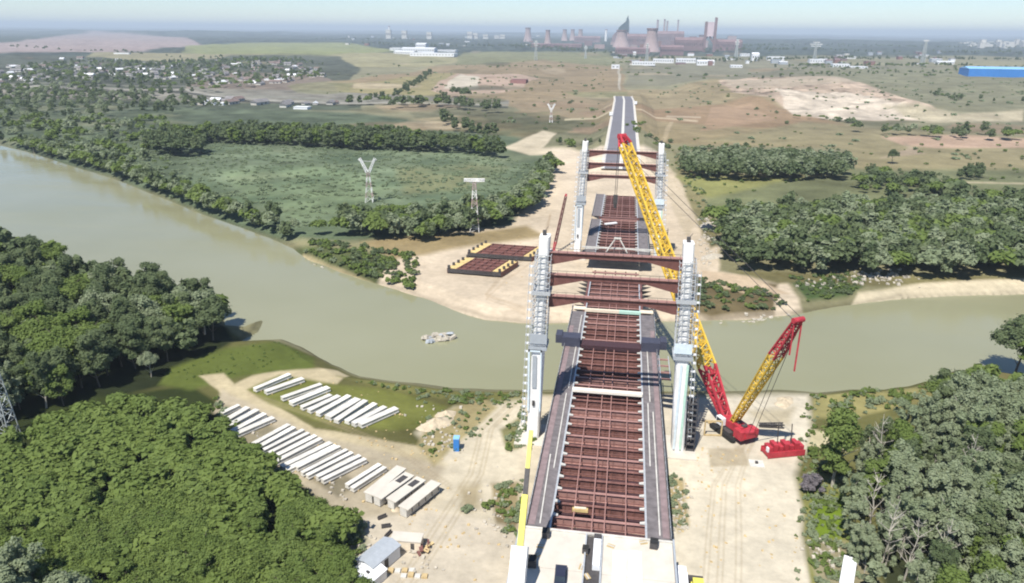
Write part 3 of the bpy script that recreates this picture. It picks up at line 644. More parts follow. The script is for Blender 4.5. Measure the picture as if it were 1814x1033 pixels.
for i, (px, lb) in enumerate(((1097, 'pale tarpaulin sheet in the middle of the right platform half'), (1125, 'pale tarpaulin sheet closest to the right platform edge'))):
    x, y, z = U(px, 1010, ZD); b_ = MB(); b_.box((0, 0, .12), (2.2, 9, .24)); b_.box((0, 0, .3), (1.6, 8.6, .12)); tag(b_.build('tarpaulin', M['white'], None, (x, y, ZD+.004)), lb, 'tarpaulin', 'tarpaulins on the platform')
def vehicle(loc, rz, L_, W_, Hh, body, label, cat, cab=.32, name='parked_car', cargo=None):
    t = empty(name, loc, rz, label, cat)
    wl = MB(); wl.cyl((-.12, 0, 0), (.12, 0, 0), .36, n=12); wme = wl.mesh('wheel', M['black'])
    for sx in (-1, 1):
        for fy in (-.32, .32): link('wheel', wme, t, (sx*(W_/2-.1), fy*L_, .36))
    b_ = MB(); hb = Hh*.55
    if cargo is None:
        b_.xprism([(-L_/2, .3), (L_/2, .3), (L_/2, hb*.85), (L_*.28, hb), (-L_*.46, hb), (-L_/2, hb*.9)], -W_/2, W_/2); b_.build('body', body, t)
        c_ = MB(); c_.xprism([(-L_*.40, hb), (L_*.24, hb), (L_*.10, Hh), (-L_*.30, Hh)], -W_/2+.12, W_/2-.12); c_.build('cabin_glass', M['glass'], t)
        c_ = MB(); c_.b2(-W_/2+.2, W_/2-.2, -L_*.29, L_*.09, Hh, Hh+.05); c_.build('roof', body, t)
    else:
        b_.b2(-W_/2, W_/2, -L_/2, L_/2, .5, .8); b_.build('chassis', M['dgrey'], t)
        c_ = MB(); c_.xprism([(L_/2-L_*.24, .8), (L_/2, .8), (L_/2, Hh*.55), (L_/2-.35, Hh*.85), (L_/2-L_*.24, Hh*.85)], -W_/2, W_/2); c_.build('cab', body, t)
        g_ = MB(); g_.b2(-W_/2+.1, W_/2-.1, L_/2-.05, L_/2+.03, Hh*.5, Hh*.55); g_.build('windscreen', M['glass'], t)
        c_ = MB(); c_.b2(-W_/2, W_/2, -L_/2, L_/2-L_*.27, .81, Hh); c_.build('cargo_box', cargo, t)
    for sx in (-1, 1): h_ = MB(); h_.box((sx*(W_/2-.25), L_/2+.02, hb*.7), (.3, .08, .16)); h_.build('headlight', M['paint'], t)
    return t
x, y, z = U(993, 1024, ZD); vehicle((x, y, ZD), .03, 4.6, 1.9, 1.5, M['boot'], 'dark blue car parked on the left half of the concrete platform', 'car')

# ------------------------------------------------------------------ big crawler crane
def crawler(loc, aim, base_w, label, group, tip, mast_tip=None, wB=3.3, red_frac=.17, mastred=.3, chord=.46, col_boom='yellow', name='crawler_crane', sc=.84):
    """aim: plan direction of the boom; tip: world point"""
    t = empty(name, loc, 0, label, 'crane', group); Lc = Vector(loc); a = Vector((aim[0], aim[1], 0)).normalized(); r = Vector((a.y, -a.x, 0)); ang = math.atan2(-a.x, a.y)
    Rz_ = Matrix.Rotation(ang, 3, 'Z')
    def bx(b_, c, d, m=0): p = Rz_ @ Vector(c); return b_.box(p*sc, [q*sc for q in d], ang, m)
    for sx in (-1, 1):
        tr = MB(); bx(tr, (sx*3.6, 0, .75), (1.3, 9.5, 1.3)); bx(tr, (sx*3.6, 0, .75), (1.1, 10.4, .8))
        for k in range(14): bx(tr, (sx*3.6, -4.5+k*.7, 1.43), (1.4, .45, .08))
        tr.build('track', M['black'], t)
    b_ = MB(); bx(b_, (0, 0, 1.2), (6.2, 4.5, .9)); b_.cyl((0, 0, 1.6*sc), (0, 0, 2.1*sc), 1.8*sc, n=20); b_.build('undercarriage', M['dgrey'], t)
    h = MB(); bx(h, (0, -2, 3.1), (3.4, 11, 2.0)); bx(h, (-1.2, -3.5, 4.3), (1.0, 3.5, .5)); bx(h, (1.1, -2.0, 4.3), (1.0, 5, .5)); h.build('machinery_house', M['red'], t)
    for k in range(3): d_ = MB(); q = Rz_ @ Vector((0, -4.5+k*2.2, 4.5)); s_ = Rz_ @ Vector((.8, 0, 0)); d_.cyl((q-s_)*sc, (q+s_)*sc, .55*sc, n=14); d_.build('winch_drum', M['dgrey'], t)
    for sx in (-1, 1): c_ = MB(); bx(c_, (sx*2.4, -5.5, 3.0), (1.4, 3.2, 2.6)); c_.build('counterweight', M['red'], t)
    c_ = MB(); bx(c_, (-2.5, 2.4, 3.3), (1.4, 2.6, 2.3)); cb_ = c_.build('cab', M['whitemetal'], t)
    g_ = MB(); bx(g_, (-2.5, 2.4, 3.6), (1.46, 2.0, 1.2)); g_.build('cab_window', M['glass'], cb_)
    foot = a*2.6*sc+Vector((0, 0, 2.6*sc)); T = Vector(tip)-Lc; d = T-foot; side = r
    p1 = foot+d*red_frac; p2 = foot+d*.965
    b_ = MB(); b_.lattice(foot, p1, wB*.55, wB, wB*.3, wB*.8, 2.6*sc, chord*1.2, chord*.7, side); b_.build('boom_foot_section', M['red'], t)
    b_ = MB(); b_.lattice(p1, p2, wB, wB*.8, wB*.8, wB*.6, 2.3*sc, chord, chord*.62, side)
    b_.build('boom', M[col_boom], t)
    b_ = MB(); b_.lattice(p2, T, wB*.85, wB*.45, wB*.65, wB*.3, 1.5*sc, chord*1.2, chord*.6, side); pe = T; b_.cyl(pe-r*wB*.35, pe+r*wB*.35, .9*sc, n=16); b_.build('boom_head', M['red'], t)
    if mast_tip:
        mt = Vector(mast_tip)-Lc; mf = Vector((0, 0, 3.0*sc)); dm = mt-mf; m1 = mf+dm*(1-mastred); mw = wB*.75
        b_ = MB(); b_.lattice(mf, m1, mw*.6, mw, mw*.4, mw*.7, 2.4*sc, chord*.7, chord*.38, side); b_.build('derrick_mast', M['yellow'], t)
        b_ = MB(); b_.lattice(m1, mt, mw, mw*.5, mw*.7, mw*.35, 2.2*sc, chord*.75, chord*.38, side); b_.cyl(mt-r*1.3, mt+r*1.3, .6, n=14); b_.build('mast_head', M['red'], t)
        b_ = MB()
        for s_ in (-1, 1):
            b_.bar(mt+r*s_*1.0, mt+r*s_*1.0-Vector((0,0,9.5+s_*2)), .28)
        b_.build('pendant_arm', M['red'], t)
        b_ = MB()
        for s_ in (-1, 1): b_.bar(mt+r*s_*1.1, foot+d*.94+r*s_*1.2, .09)
        b_.build('boom_pendant_ropes', M['dgrey'], t)
        b_ = MB()
        for s_ in (-1, 1): b_.bar(mt+r*s_*.8, Rz_ @ Vector((s_*.8, -6.5, 3.6)), .09)
        b_.build('luffing_ropes', M['dgrey'], t)
    return t
base = (30.0, 163, H1(30.0, 163)); TIP = (-1.0, 212, 64.0)
aim = (TIP[0]-base[0], TIP[1]-base[1]); an = Vector((*aim, 0)).normalized()
print('crane', PX(*base), PX(*TIP))
MT = (36.3, 142.8, 38.0); print('mast', PX(*MT))
main = crawler(base, aim, 3.6, 'giant red and yellow crawler crane right of the near pylon, boom over the far deck', None, TIP, MT)
tx, ty, _ = U(1100, 345, 47); ropes = MB()
for dx in (-.25, .25): ropes.bar(Vector((TIP[0]+dx-.6, TIP[1], TIP[2])), Vector((TIP[0]+dx-.8, TIP[1], 47)), .16)
o = tag(ropes.build('hoist_rope', M['dgrey'], main)); o.location = -Vector(base)
hb = MB(); hb.box((TIP[0]-.8, TIP[1], 45.8), (1.3, .9, 2.6)); hb.cyl((TIP[0]-.8, TIP[1], 43.2), (TIP[0]-.8, TIP[1], 44.6), .35, .5); o = hb.build('hook_block', M['dgrey'], main); o.location = -Vector(base)
# ballast tray parked on the sand
x, y, z = G(1386, 803); t = empty('ballast_tray', (x, y, z), .33, 'red ballast tray loaded with red weights on the sand right of the crane', 'ballast tray')
b_ = MB(); b_.b2(-4.4, 4.4, -1.6, 1.6, .2, 1.1); b_.b2(-4.6, 4.6, -1.75, -1.55, .1, 1.5); b_.b2(-4.6, 4.6, 1.55, 1.75, .1, 1.5); b_.build('tray', M['red'], t)
for i, xx in enumerate((-3.6, -2.3, -1.0, .3, 1.6, 2.9, 3.9)):
    b_ = MB(); b_.box((xx, random.uniform(-.3, .3), 1.75+.25*(i % 2)), (1.0, 2.4, 1.3+.5*(i % 2))); b_.build('ballast_block', M['red'], t)
for xx in (-1.6, 1.8): b_ = MB(); b_.bar((xx, 0, 2), (xx-.3, .2, 7.5), .16); b_.build('pendant_bar', M['dgrey'], t)
b_ = MB(); b_.box((-4.1, -.6, 1.8), (.7, .8, 1.1)); b_.build('pale_weight', M['paint'], t)
# timber mats and frames round the crane
x, y, z = G(1262, 750); t = empty('crane_mat_stack', (x, y, z), .2, 'ochre and dark steel mats in front of the crane tracks', 'crane mats')
for k in range(4): b_ = MB(); b_.box((0, 0, 0), (5.2-.3*k, .7, .35)); b_.build('mat', M['wood'] if k % 2 else M['dgrey'], t, (k*1.1, -k*1.0, .25+.1*k), (0, 0, -.5+.05*k))
x, y, z = G(1262, 772); t = empty('rectangular_steel_stand', (x, y, z), .1, 'empty rectangular brown steel frame standing left of the crane', 'steel frame')
for a, c in (((-2,0,0),(-2,0,4)), ((2,0,0),(2,0,4)), ((-2,0,4),(2,0,4)), ((-2,0,.2),(2,0,.2))): b_ = MB(); b_.bar(a, c, .3); b_.build('frame_bar', M['wood'], t)
x, y, z = G(1366, 757); t = empty('dark_lattice_piece', (x, y, z+.1), .1, 'short dark lattice piece lying right of the crane', 'jib section')  # short dark lattice on the sand right of the crane
b_ = MB(); b_.lattice((-3, 0, .5), (3, 0, .5), .6, 1.2, .6, .9, 1.2, .22, .12); b_.build('lattice', M['dgrey'], t)
x, y, z = G(1340, 822); t = empty('concrete_pad', (x, y, z+.05), 0, 'square pale concrete pad on the sand left of the red ballast tray', 'pad')
b_ = MB(); b_.b2(-1.6, 1.6, -1.4, 1.4, -.1, .15); b_.build('pad', M['conc'], t); b_ = MB(); b_.b2(-.3, .3, -.3, .3, .15, .6); b_.build('post_stub', M['dgrey'], t)
# slender second crane beyond the left leg
x, y, z = G(978, 452); tx, ty = x+1.5, y+13; tz = htop(tx, ty, 345)
dpx = PX(tx, ty, tz)[0]; tx += (1003-dpx)*mpp(tx, ty, tz); tz = htop(tx, ty, 345)
crawler((x, y, z), (tx-x, ty-y), 1., 'small crane with slender dark red boom behind the near left pylon leg', None, (tx, ty, tz), wB=1.0, chord=.22, col_boom='rust2', sc=.5)

# telescopic crane left of the platform: white base section, yellow upper sections
bx0, by0, _ = U(903, 1170, 2.5); tipz = 30.0; tpx, tpy, _ = U(941, 762, tipz)
t = empty('telescopic_crane', (bx0, by0, H1(bx0, by0)), 0, 'telescopic crane with white and lemon yellow boom rising left of the deck', 'mobile crane')
S_ = Vector((0, 0, 3.0)); E_ = Vector((tpx-bx0, tpy-by0, tipz)); dd = E_-S_
f0 = .30
for (f1, wd, mt_, nm) in ((.50, 2.6, 'white', 'boom_base_section'), (.745, 1.5, 'lemon', 'boom_section'), (.83, 1.05, 'dgrey', 'boom_section'), (1.0, .95, 'lemon', 'boom_section')):
    pass
segs = ((0, .47, 2.5, 'white', 'boom_base_section'), (.46, .70, .95, 'lemon', 'boom_section'), (.70, .82, .75, 'dgrey', 'boom_section'), (.82, 1.0, .65, 'lemon', 'boom_section'))
print('tele', [PX(*(Vector((bx0, by0, 0))+S_+dd*f)) for f in (0, .47, .7, .82, 1.)], by0, tpy)
for (f0, f1, wd, mt_, nm) in segs: b_ = MB(); b_.bar(S_+dd*f0, S_+dd*f1, wd, wd*1.1); b_.build(nm, M[mt_], t)
b_ = MB(); b_.bar(E_, E_-Vector((0,0,3)), .1); b_.box(E_-Vector((0,0,3.3)), (.4, .4, .7)); b_.build('hook', M['dgrey'], t)
b_ = MB(); b_.box((0, -4, 1.6), (2.8, 13, 1.2)); b_.build('carrier', M['lemon'], t)
b_ = MB(); b_.box((0, -1, 3.), (2.8, 4, 1.8)); b_.build('superstructure', M['whitemetal'], t)
b_ = MB(); b_.box((0, -9.2, 2.7), (2.7, 2.2, 1.6)); b_.build('cab', M['lemon'], t)
wl = MB(); wl.cyl((-.2, 0, 0), (.2, 0, 0), .7, n=14); wme = wl.mesh('wheel', M['black'])
for sx in (-1, 1):
    for yy in (-8.6, -6.8, -3.5, -1.7, .1, 1.9): link('wheel', wme, t, (sx*1.35, yy, .7))
# white box lorry and yellow excavator right of the platform
x, y, z = U(1203, 1045, 2.); z = H1(x, y); vehicle((x, y, z), 0, 9.5, 2.7, 4.0, M['whitemetal'], 'white box lorry parked right of the concrete platform', 'lorry', name='box_lorry', cargo=M['whitemetal'])
x, y, z = G(1234, 1060); t = empty('wheel_loader', (x, y, z), 0, 'lemon yellow machine behind the white box lorry at the bottom edge', 'machine')
b_ = MB(); b_.box((0, -.6, 1.6), (2.2, 3.6, 1.6)); b_.build('body', M['lemon'], t)
b_ = MB(); b_.xprism([(-.6, 2.3), (1.2, 2.3), (.9, 3.6), (-.5, 3.6)], -.9, .9); b_.build('cab', M['lemon'], t)
b_ = MB(); b_.box((0, 3.6, .8), (2.6, 1.0, 1.1)); b_.bar((-.8, 1, 1.8), (-.8, 3.4, .9), .3); b_.bar((.8, 1, 1.8), (.8, 3.4, .9), .3); b_.build('bucket', M['dgrey'], t)
for sx in (-1, 1):
    for yy in (-1.6, 1.2): link('wheel', wme, t, (sx*1.1, yy, .7))

# ------------------------------------------------------------------ deck segments waiting on the far bank
for (pts, lb) in ((((872, 452),), 'farther of the two red-brown deck segments with yellow sides on the far bank'), (((843, 484),), 'nearer of the two red-brown deck segments with yellow sides on the far bank')):
    pass
def segment(cxp, cyp, wpx, dpy, lb):
    x, y, z = G(cxp, cyp); W_ = wpx*mpp(x, y, z); L_ = abs(U(cxp, cyp+dpy, 0)[1]-U(cxp, cyp-dpy*.0, 0)[1])
    t = empty('deck_segment', (x, y, z), -.06, lb, 'deck segment', 'deck segments stored on the far bank'); w2_ = W_/2; D_ = 15.5; sk = .22
    for k in range(5): b_ = MB(); b_.b2(-w2_+3.6, w2_-3.6, k*D_/4-.3, k*D_/4+.3, 1.0, 2.3); b_.build('crossbeam', M['rust2'], t, (k*D_/4*sk, 0, 0))
    for k in range(5): b_ = MB(); xx = -w2_+4.2+k*(W_-8.4)/4; b_.bar((xx, 0, 2.35), (xx+D_*sk, D_, 2.35), .3); b_.build('stringer', M['rust'], t)
    b_ = MB(); b_._add([(-w2_+3.6,0,1.6),(w2_-3.6,0,1.6),(w2_-3.6+D_*sk,D_,1.6),(-w2_+3.6+D_*sk,D_,1.6),(-w2_+3.6,0,1.7),(w2_-3.6,0,1.7),(w2_-3.6+D_*sk,D_,1.7),(-w2_+3.6+D_*sk,D_,1.7)], [(3,2,1,0),(4,5,6,7),(0,1,5,4),(1,2,6,5),(2,3,7,6),(3,0,4,7)]); b_.build('floor_plate', M['rust'], t)
    for sx in (-1, 1):
        b_ = MB(); xa, xb = sorted((sx*(w2_-3.5), sx*w2_)); b_._add([(xa,0,2.2),(xb,0,2.0),(xb+D_*sk,D_,2.0),(xa+D_*sk,D_,2.2),(xa,0,2.4),(xb,0,2.2),(xb+D_*sk,D_,2.2),(xa+D_*sk,D_,2.4)], [(3,2,1,0),(4,5,6,7),(0,1,5,4),(1,2,6,5),(2,3,7,6),(3,0,4,7)]); b_.build('side_wing', M['yel2'], t)
        for k in range(5): b_ = MB(); b_.box((sx*(w2_-.6)+k*D_/4*sk, k*D_/4, 2.9), (.9, .9, 1.2)); b_.build('fixing_block', M['dgrey'], t)
        b_ = MB(); b_.bar((sx*w2_, 0, 1.2), (sx*w2_+D_*sk, D_, 1.2), .5, 2.0); b_.build('edge_girder', M['rust2'], t)
    b_ = MB(); b_.b2(-w2_, w2_, -.3, 0, .6, 2.2); b_.build('end_girder', M['dgrey'], t)
segment(885, 460, 116, 24, 'farther of the two red-brown deck segments with yellow sides on the far bank')
segment(840, 488, 98, 24, 'nearer of the two red-brown deck segments with yellow sides on the far bank')

# ------------------------------------------------------------------ precast beams in the yard
ORD = 'leftmost second third fourth fifth sixth seventh eighth ninth tenth eleventh twelfth thirteenth fourteenth fifteenth sixteenth seventeenth eighteenth nineteenth twentieth twenty-first twenty-second'.split()
def yard(lines, lb, w_=1.5, h_=1.0, grp='', ox=340, oy=640, s=3.443):
    for i, (a, c, wf) in enumerate(lines):
        p = G(ox+a[0]/s, oy+a[1]/s); q = G(ox+c[0]/s, oy+c[1]/s); p, q = Vector((*p[:2], 0)), Vector((*q[:2], 0)); L_ = (p-q).length; m_ = (p+q)/2; z = H1(m_.x, m_.y)
        an_ = math.atan2(p.y-q.y, p.x-q.x)
        t = empty('precast_girder', (m_.x, m_.y, z), an_, (ORD[i]+(' from the left' if 0 < i < len(lines)-1 else '') if i < len(lines)-1 else 'rightmost')+' '+lb, 'beam', grp); W2 = w_*wf/2
        b_ = MB(); b_.xprism([(-W2, .2), (W2, .2), (W2, h_*.45), (W2*.78, h_*.55), (W2*.9, h_+.1), (W2, h_+.2), (-W2, h_+.2), (-W2*.9, h_+.1), (-W2*.78, h_*.55), (-W2, h_*.45)], -L_/2, L_/2)
        b_.build('beam_body', M['conc' if i % 3 else 'stained'], t)
        for e in (-.38, .38): b_ = MB(); b_.b2(e*L_-.15, e*L_+.15, -W2-.25, W2+.25, -.3, .2); b_.build('timber_sleeper', M['wood'], t)
UP = [((600,100),(385,190),1),((680,125),(450,205),1.2),((790,160),(550,245),1),((835,180),(605,275),1.3),((850,225),(670,300),1),((900,232),(715,320),1.1),((962,232),(770,340),1.1),((1015,250),(830,360),1.5),((1062,262),(880,382),1.1),((1120,280),(945,385),1.1),((1180,298),(985,398),1.1),((1250,308),(1025,405),1.3)]
LO = [((290, 290), (186, 338), 1), ((345, 303), (186, 396), 1.3), ((402, 318), (204, 430), 1.3), ((448, 342), (249, 449), 1.2), ((500, 365), (249, 474), 1.3), ((612, 418), (328, 572), 2.0), ((700, 450), (431, 584), 1.6), ((775, 485), (488, 631), 1.9), ((868, 530), (565, 676), 2.2), ((905, 545), (642, 673), 0.7), ((965, 575), (690, 715), 1.6), ((1045, 612), (782, 743), 1.8), ((1165, 662), (963, 793), 1.7)]
LO_ = []
for a, c, w_ in LO:
    if w_ >= 1.5: LO_ += [((a[0]-17, a[1]-9), (c[0]-17, c[1]-9), w_*.46), ((a[0]+15, a[1]+9), (c[0]+15, c[1]+9), w_*.46)]
    else: LO_.append((a, c, w_*.85))
LO = LO_
yard(UP, 'pale beam of the upper row on the grass', grp='precast beams in the upper row on the grass')
yard(LO, 'white beam of the lower row by the trees', grp='precast beams in the lower row by the trees')
for i, (a, c, lb, holes) in enumerate((((1280,700),(1080,865),'leftmost pale box girder segment of the group at the yard corner',0), ((1330,740),(1130,885),'pale box girder segment with one dark opening, second from the left',1), ((1400,770),(1215,905),'pale box girder segment with one dark opening, third from the left',1), ((1490,790),(1290,950),'rightmost pale box girder segment with ragged right side',0))):
    s = 3.443; p = G(340+a[0]/s, 640+a[1]/s); q = G(340+c[0]/s, 640+c[1]/s); p, q = Vector((*p[:2], 0)), Vector((*q[:2], 0)); L_ = (p-q).length; m_ = (p+q)/2; an_ = math.atan2(p.y-q.y, p.x-q.x)
    t = empty('box_girder_segment', (m_.x, m_.y, H1(m_.x, m_.y)), an_, lb, 'girder segment', 'box girder segments at the yard corner')
    b_ = MB(); b_.b2(-L_/2, L_/2, -.85, .85, .2, 2.0); b_.build('shell', M['conc'], t)
    b_ = MB(); b_.b2(-L_/2-.02, L_/2+.02, -1.35, 1.25, 2.0, 2.25); b_.build('flange', M['slab'], t)
    if holes: b_ = MB(); b_.b2(L_*.12, L_*.38, -.7, .7, 2.255, 2.3); b_.build('opening', M['dgrey'], t)
    for k in range(5): b_ = MB(); b_.b2(-L_*.4+k*L_*.2-.1, -L_*.4+k*L_*.2+.1, -1.5, -1.36, 1.2, 2.1); b_.build('rib', M['dgrey'], t)

# ------------------------------------------------------------------ huts and odds at the bottom left
def G2(px, py, z): x, y, _ = U(px, py, z); return x, y
x, y, z = G(672, 1000); t = empty('site_hut', (x, y, z), -.42, 'site hut with grey sheet roof below the box girder segments', 'hut')
b_ = MB(); b_.b2(-1.9, 1.9, -3.6, 3.6, 0, 2.6); b_.build('wall', M['whitemetal'], t)
b_ = MB(); b_.xprism([(-2.15, 2.6), (0, 3.2), (2.15, 2.6), (2.15, 2.75), (0, 3.35), (-2.15, 2.75)], -3.8, 3.8, axis='y'); b_.build('roof', M['greymetal'], t)
b_ = MB(); b_.b2(1.9, 1.95, -.6, .4, 0, 2.1); b_.build('door', M['dgrey'], t)
x, y, z = G(650, 1030); t = empty('white_tent', (x, y, z), -.42, 'white tarpaulin tent in front of the grey roofed hut', 'tent')
b_ = MB(); b_.b2(-2.4, 2.4, -2.6, 2.6, 0, 2.0); b_.build('side_sheet', M['white'], t)
b_ = MB(); b_.xprism([(-2.6, 2.0), (0, 2.9), (2.6, 2.0)], -2.7, 2.7, axis='y'); b_.build('roof_sheet', M['whitemetal'], t)
for q_ in ((-.1, -1.8, 2.85), (.8, -.4, 2.7)): b_ = MB(); b_.box(q_, (.6, .4, .4)); b_.build('weight_block', M['dgrey'], t)
x, y, z = G(722, 968); t = empty('site_container', (x, y, z), .05, 'pale open container with rust brown scrap beside it', 'container')
b_ = MB(); b_.b2(-2.8, 2.8, -1.2, 1.2, .1, 2.0); b_.build('body', M['cream'], t)
b_ = MB(); b_.b2(-3.0, 2.9, -1.3, 1.4, 2.0, 2.2); b_.build('roof_sheet', M['slab'], t)
b_ = MB(); b_.b2(.9, 1.6, -1.26, -1.2, .2, 1.7); b_.build('door', M['dgrey'], t)
x, y, z = G(752, 975); t = empty('scrap_heap', (x, y, z), .2, 'brown scrap heap leaning against the right end of the container', 'scrap heap')
for k in range(9): b_ = MB(); b_.box((0, 0, 0), (random.uniform(.5, 1.8), random.uniform(.3, .8), .25)); b_.build('scrap_piece', M['wood'] if k % 2 else M['rust2'], t, (random.uniform(-1, 1), random.uniform(-1.2, 1.2), .2+k*.1), (random.uniform(-.4, .4), random.uniform(-.4, .4), random.uniform(0, 3)))
for (px, py, lb) in ((677, 918, 'dark steel offcut nearest the box girder segments'), (688, 948, 'dark steel offcut above the grey roofed hut'), (684, 934, 'small grey offcut between two darker ones')):
    x, y, z = G(px, py); b_ = MB(); b_.b2(-.9, .9, -.3, .3, 0, .5); b_.b2(-.9, .9, -.1, .1, .5, .8); tag(b_.build('steel_offcut', M['dgrey'], None, (x, y, z), (0, 0, random.uniform(0, 3))), lb, 'steel offcut')
for (px, py, w3, lb) in ((700, 1012, 5, 'pale pallet row right of the white tent'), (735, 1022, 4, 'pale pallet pile at the bottom edge left of the sand')):
    x, y, z = G(px, py); t = empty('pallet_row', (x, y, z), .1, lb, 'pallets')
    for k in range(w3): b_ = MB(); b_.b2(-.5, .5, -.5, .5, 0, .35+.1*(k % 2)); b_.build('pallet', M['wood' if k % 2 else 'conc'], t, (k*1.25-2, random.uniform(-.3, .3), 0))
x, y, z = G(809, 797); t = empty('site_toilet', (x, y, z), .1, 'blue cabin standing alone by the sand track', 'cabin')
b_ = MB(); b_.b2(-.65, .65, -.8, .8, 0, 3.2); b_.build('body', M['blue'], t)
b_ = MB(); b_.b2(-.7, .7, -.85, .85, 3.2, 3.4); b_.build('roof', M['lblue'], t)
x, y, z = G(1500, 1025); t = empty('white_trailer', (x, y, z), -.35, 'white trailer roof at the bottom edge beside the right forest', 'trailer')
b_ = MB(); b_.b2(-1.1, 1.1, -5, 3, .6, 2.6); b_.build('body', M['whitemetal'], t)
for sx in (-1, 1): link('wheel', wme, t, (sx*1.0, -1, .7), (0,0,0), (.6,.6,.6))

# ------------------------------------------------------------------ ruin in the river, stones
x, y, _ = U(776, 600, -2.9); t = empty('concrete_ruin', (x, y, -3), .5, 'broken pale concrete ruin rising from the middle of the river', 'ruin')
for k in range(26):
    b_ = MB(); b_.box((0, 0, 0), (random.uniform(1.2, 3.4), random.uniform(.8, 1.9), random.uniform(.5, 1.3)), taper=.7)
    a = random.uniform(-4.6, 4.6); b_.build('broken_slab', M['rubble'] if k % 4 else M['greymetal'], t, (a, random.uniform(-2.4, 2.4), random.uniform(.0, 1.0)), (random.uniform(-.3, .3), random.uniform(-.3, .3), random.uniform(-.6, .6)))
def rocks(name, polys, n, s0, s1, m_, lb):
    b_ = MB()
    for k in range(n):
        P_ = random.choice(polys); i = random.randrange(len(P_)-1); f = random.random(); px = P_[i][0]*(1-f)+P_[i+1][0]*f+random.gauss(0, P_[0][2]); py = P_[i][1]*(1-f)+P_[i+1][1]*f+random.gauss(0, P_[0][2]*.4)
        x, y, z = U(px, py, 0); z = H1(x, y); s = random.uniform(s0, s1)
        v = [(x+s*a*random.uniform(.6, 1), y+s*c*random.uniform(.6, 1), z-.1+s*e*random.uniform(.3, .9)) for e in (0, 1) for a, c in ((-.6,-.6),(.6,-.6),(.6,.6),(-.6,.6))]
        b_._add(v, [(3,2,1,0),(4,5,6,7),(0,1,5,4),(1,2,6,5),(2,3,7,6),(3,0,4,7)])
    tag(b_.build(name, m_), kind='stuff')
rocks('river_bank_stones', [[(535,452,6),(700,512,6),(860,566,6),(940,572,6)], [(1230,566,8),(1400,550,8)], [(1450,500,20),(1600,490,20)], [(1250,380,10),(1255,470,10)]], 420, .4, 1.5, M['rubble'], '')
rocks('rubble_and_debris', [[(760,720,22),(780,800,22)], [(880,850,22),(900,960,14)], [(1440,960,16),(1500,1000,16)], [(400,740,10),(620,880,12)], [(1205,860,10),(1200,940,10)], [(640,960,26),(760,1010,20)]], 380, .2, .75, M['rubble'], '')

rocks('site_debris', [[(1215,760,30),(1250,1000,30)], [(1290,800,40),(1400,1000,34)], [(700,860,50),(860,1000,40)], [(600,700,40),(760,840,30)], [(960,300,18),(900,520,30)], [(1190,300,12),(1230,440,12)]], 420, .12, .5, M['dgrey' if 0 else 'wood'], '')

def heap(px, py, R_, Hh, lb, m_='slab'):
    x, y, z = G(px, py); vs = []; g = random.Random(px); n = 16; rings = 6; ph = [g.random()*6 for _ in range(4)]
    for j in range(rings):
        f = j/(rings-1); r = R_*(1-f)
        for k in range(n):
            a = 6.2832*k/n; rr = r*(1+.25*math.sin(a*2+ph[0])+.12*math.sin(a*5+ph[1])); vs.append((rr*math.cos(a)*1.3, rr*math.sin(a), -.3+(Hh+.3)*f**.8*(1+.1*math.sin(a*3+ph[2]))))
    b_ = MB(); b_._add(vs, [(j*n+k, j*n+(k+1) % n, (j+1)*n+(k+1) % n, (j+1)*n+k) for j in range(rings-1) for k in range(n)])
    tag(b_.build('spoil_heap', M[m_], None, (x, y, z), (0, 0, g.random()*3), smooth=True), lb, 'spoil heap')
M['dirt'] = mat('excavated_earth', (.50,.42,.30), .95, var=.3, scale=.8, bump=.6)
heap(772, 752, 3.6, 1.8, 'pale earth heap above the blue cabin', 'dirt'); heap(790, 735, 2.4, 1.2, 'smaller earth heap behind the pale one above the blue cabin', 'dirt')
heap(700, 868+30, 1.6, .8, 'low earth heap right of the girder segments', 'dirt')
heap(1255, 400, 5, 2.0, 'pale rubble heap right of the far sand site', 'rubble'); heap(1262, 455, 4.2, 1.6, 'pale rubble heap nearer the river right of the far sand site', 'rubble')
heap(1390, 712, 3.0, 1.0, 'low sand heap by the water right of the crane', 'dirt')

for i, (px, py, lb) in enumerate(((957, 968, 'small timber bundle below the top left crate on the platform'), (950, 985, 'timber bundle between the two left crates on the platform'), (1030, 1005, 'timber bundle left of the median kerb near the bottom edge'), (1040, 1022, 'lowest timber bundle beside the median kerb'), (1082, 968, 'small timber bundle just right of the median gap'), (1140, 962, 'timber bundle left of the right hand crate'))):
    x, y, z = U(px, py, ZD); t = empty('timber_bundle', (x, y, ZD), i*.7, lb, 'timber')
    for k in range(3): b_ = MB(); b_.box((0, 0, 0), (1.3, .22, .16)); b_.build('timber_plank', M['wood' if k != 1 else 'conc'], t, (0, -.3+k*.28, .09+.02*(k % 2)))
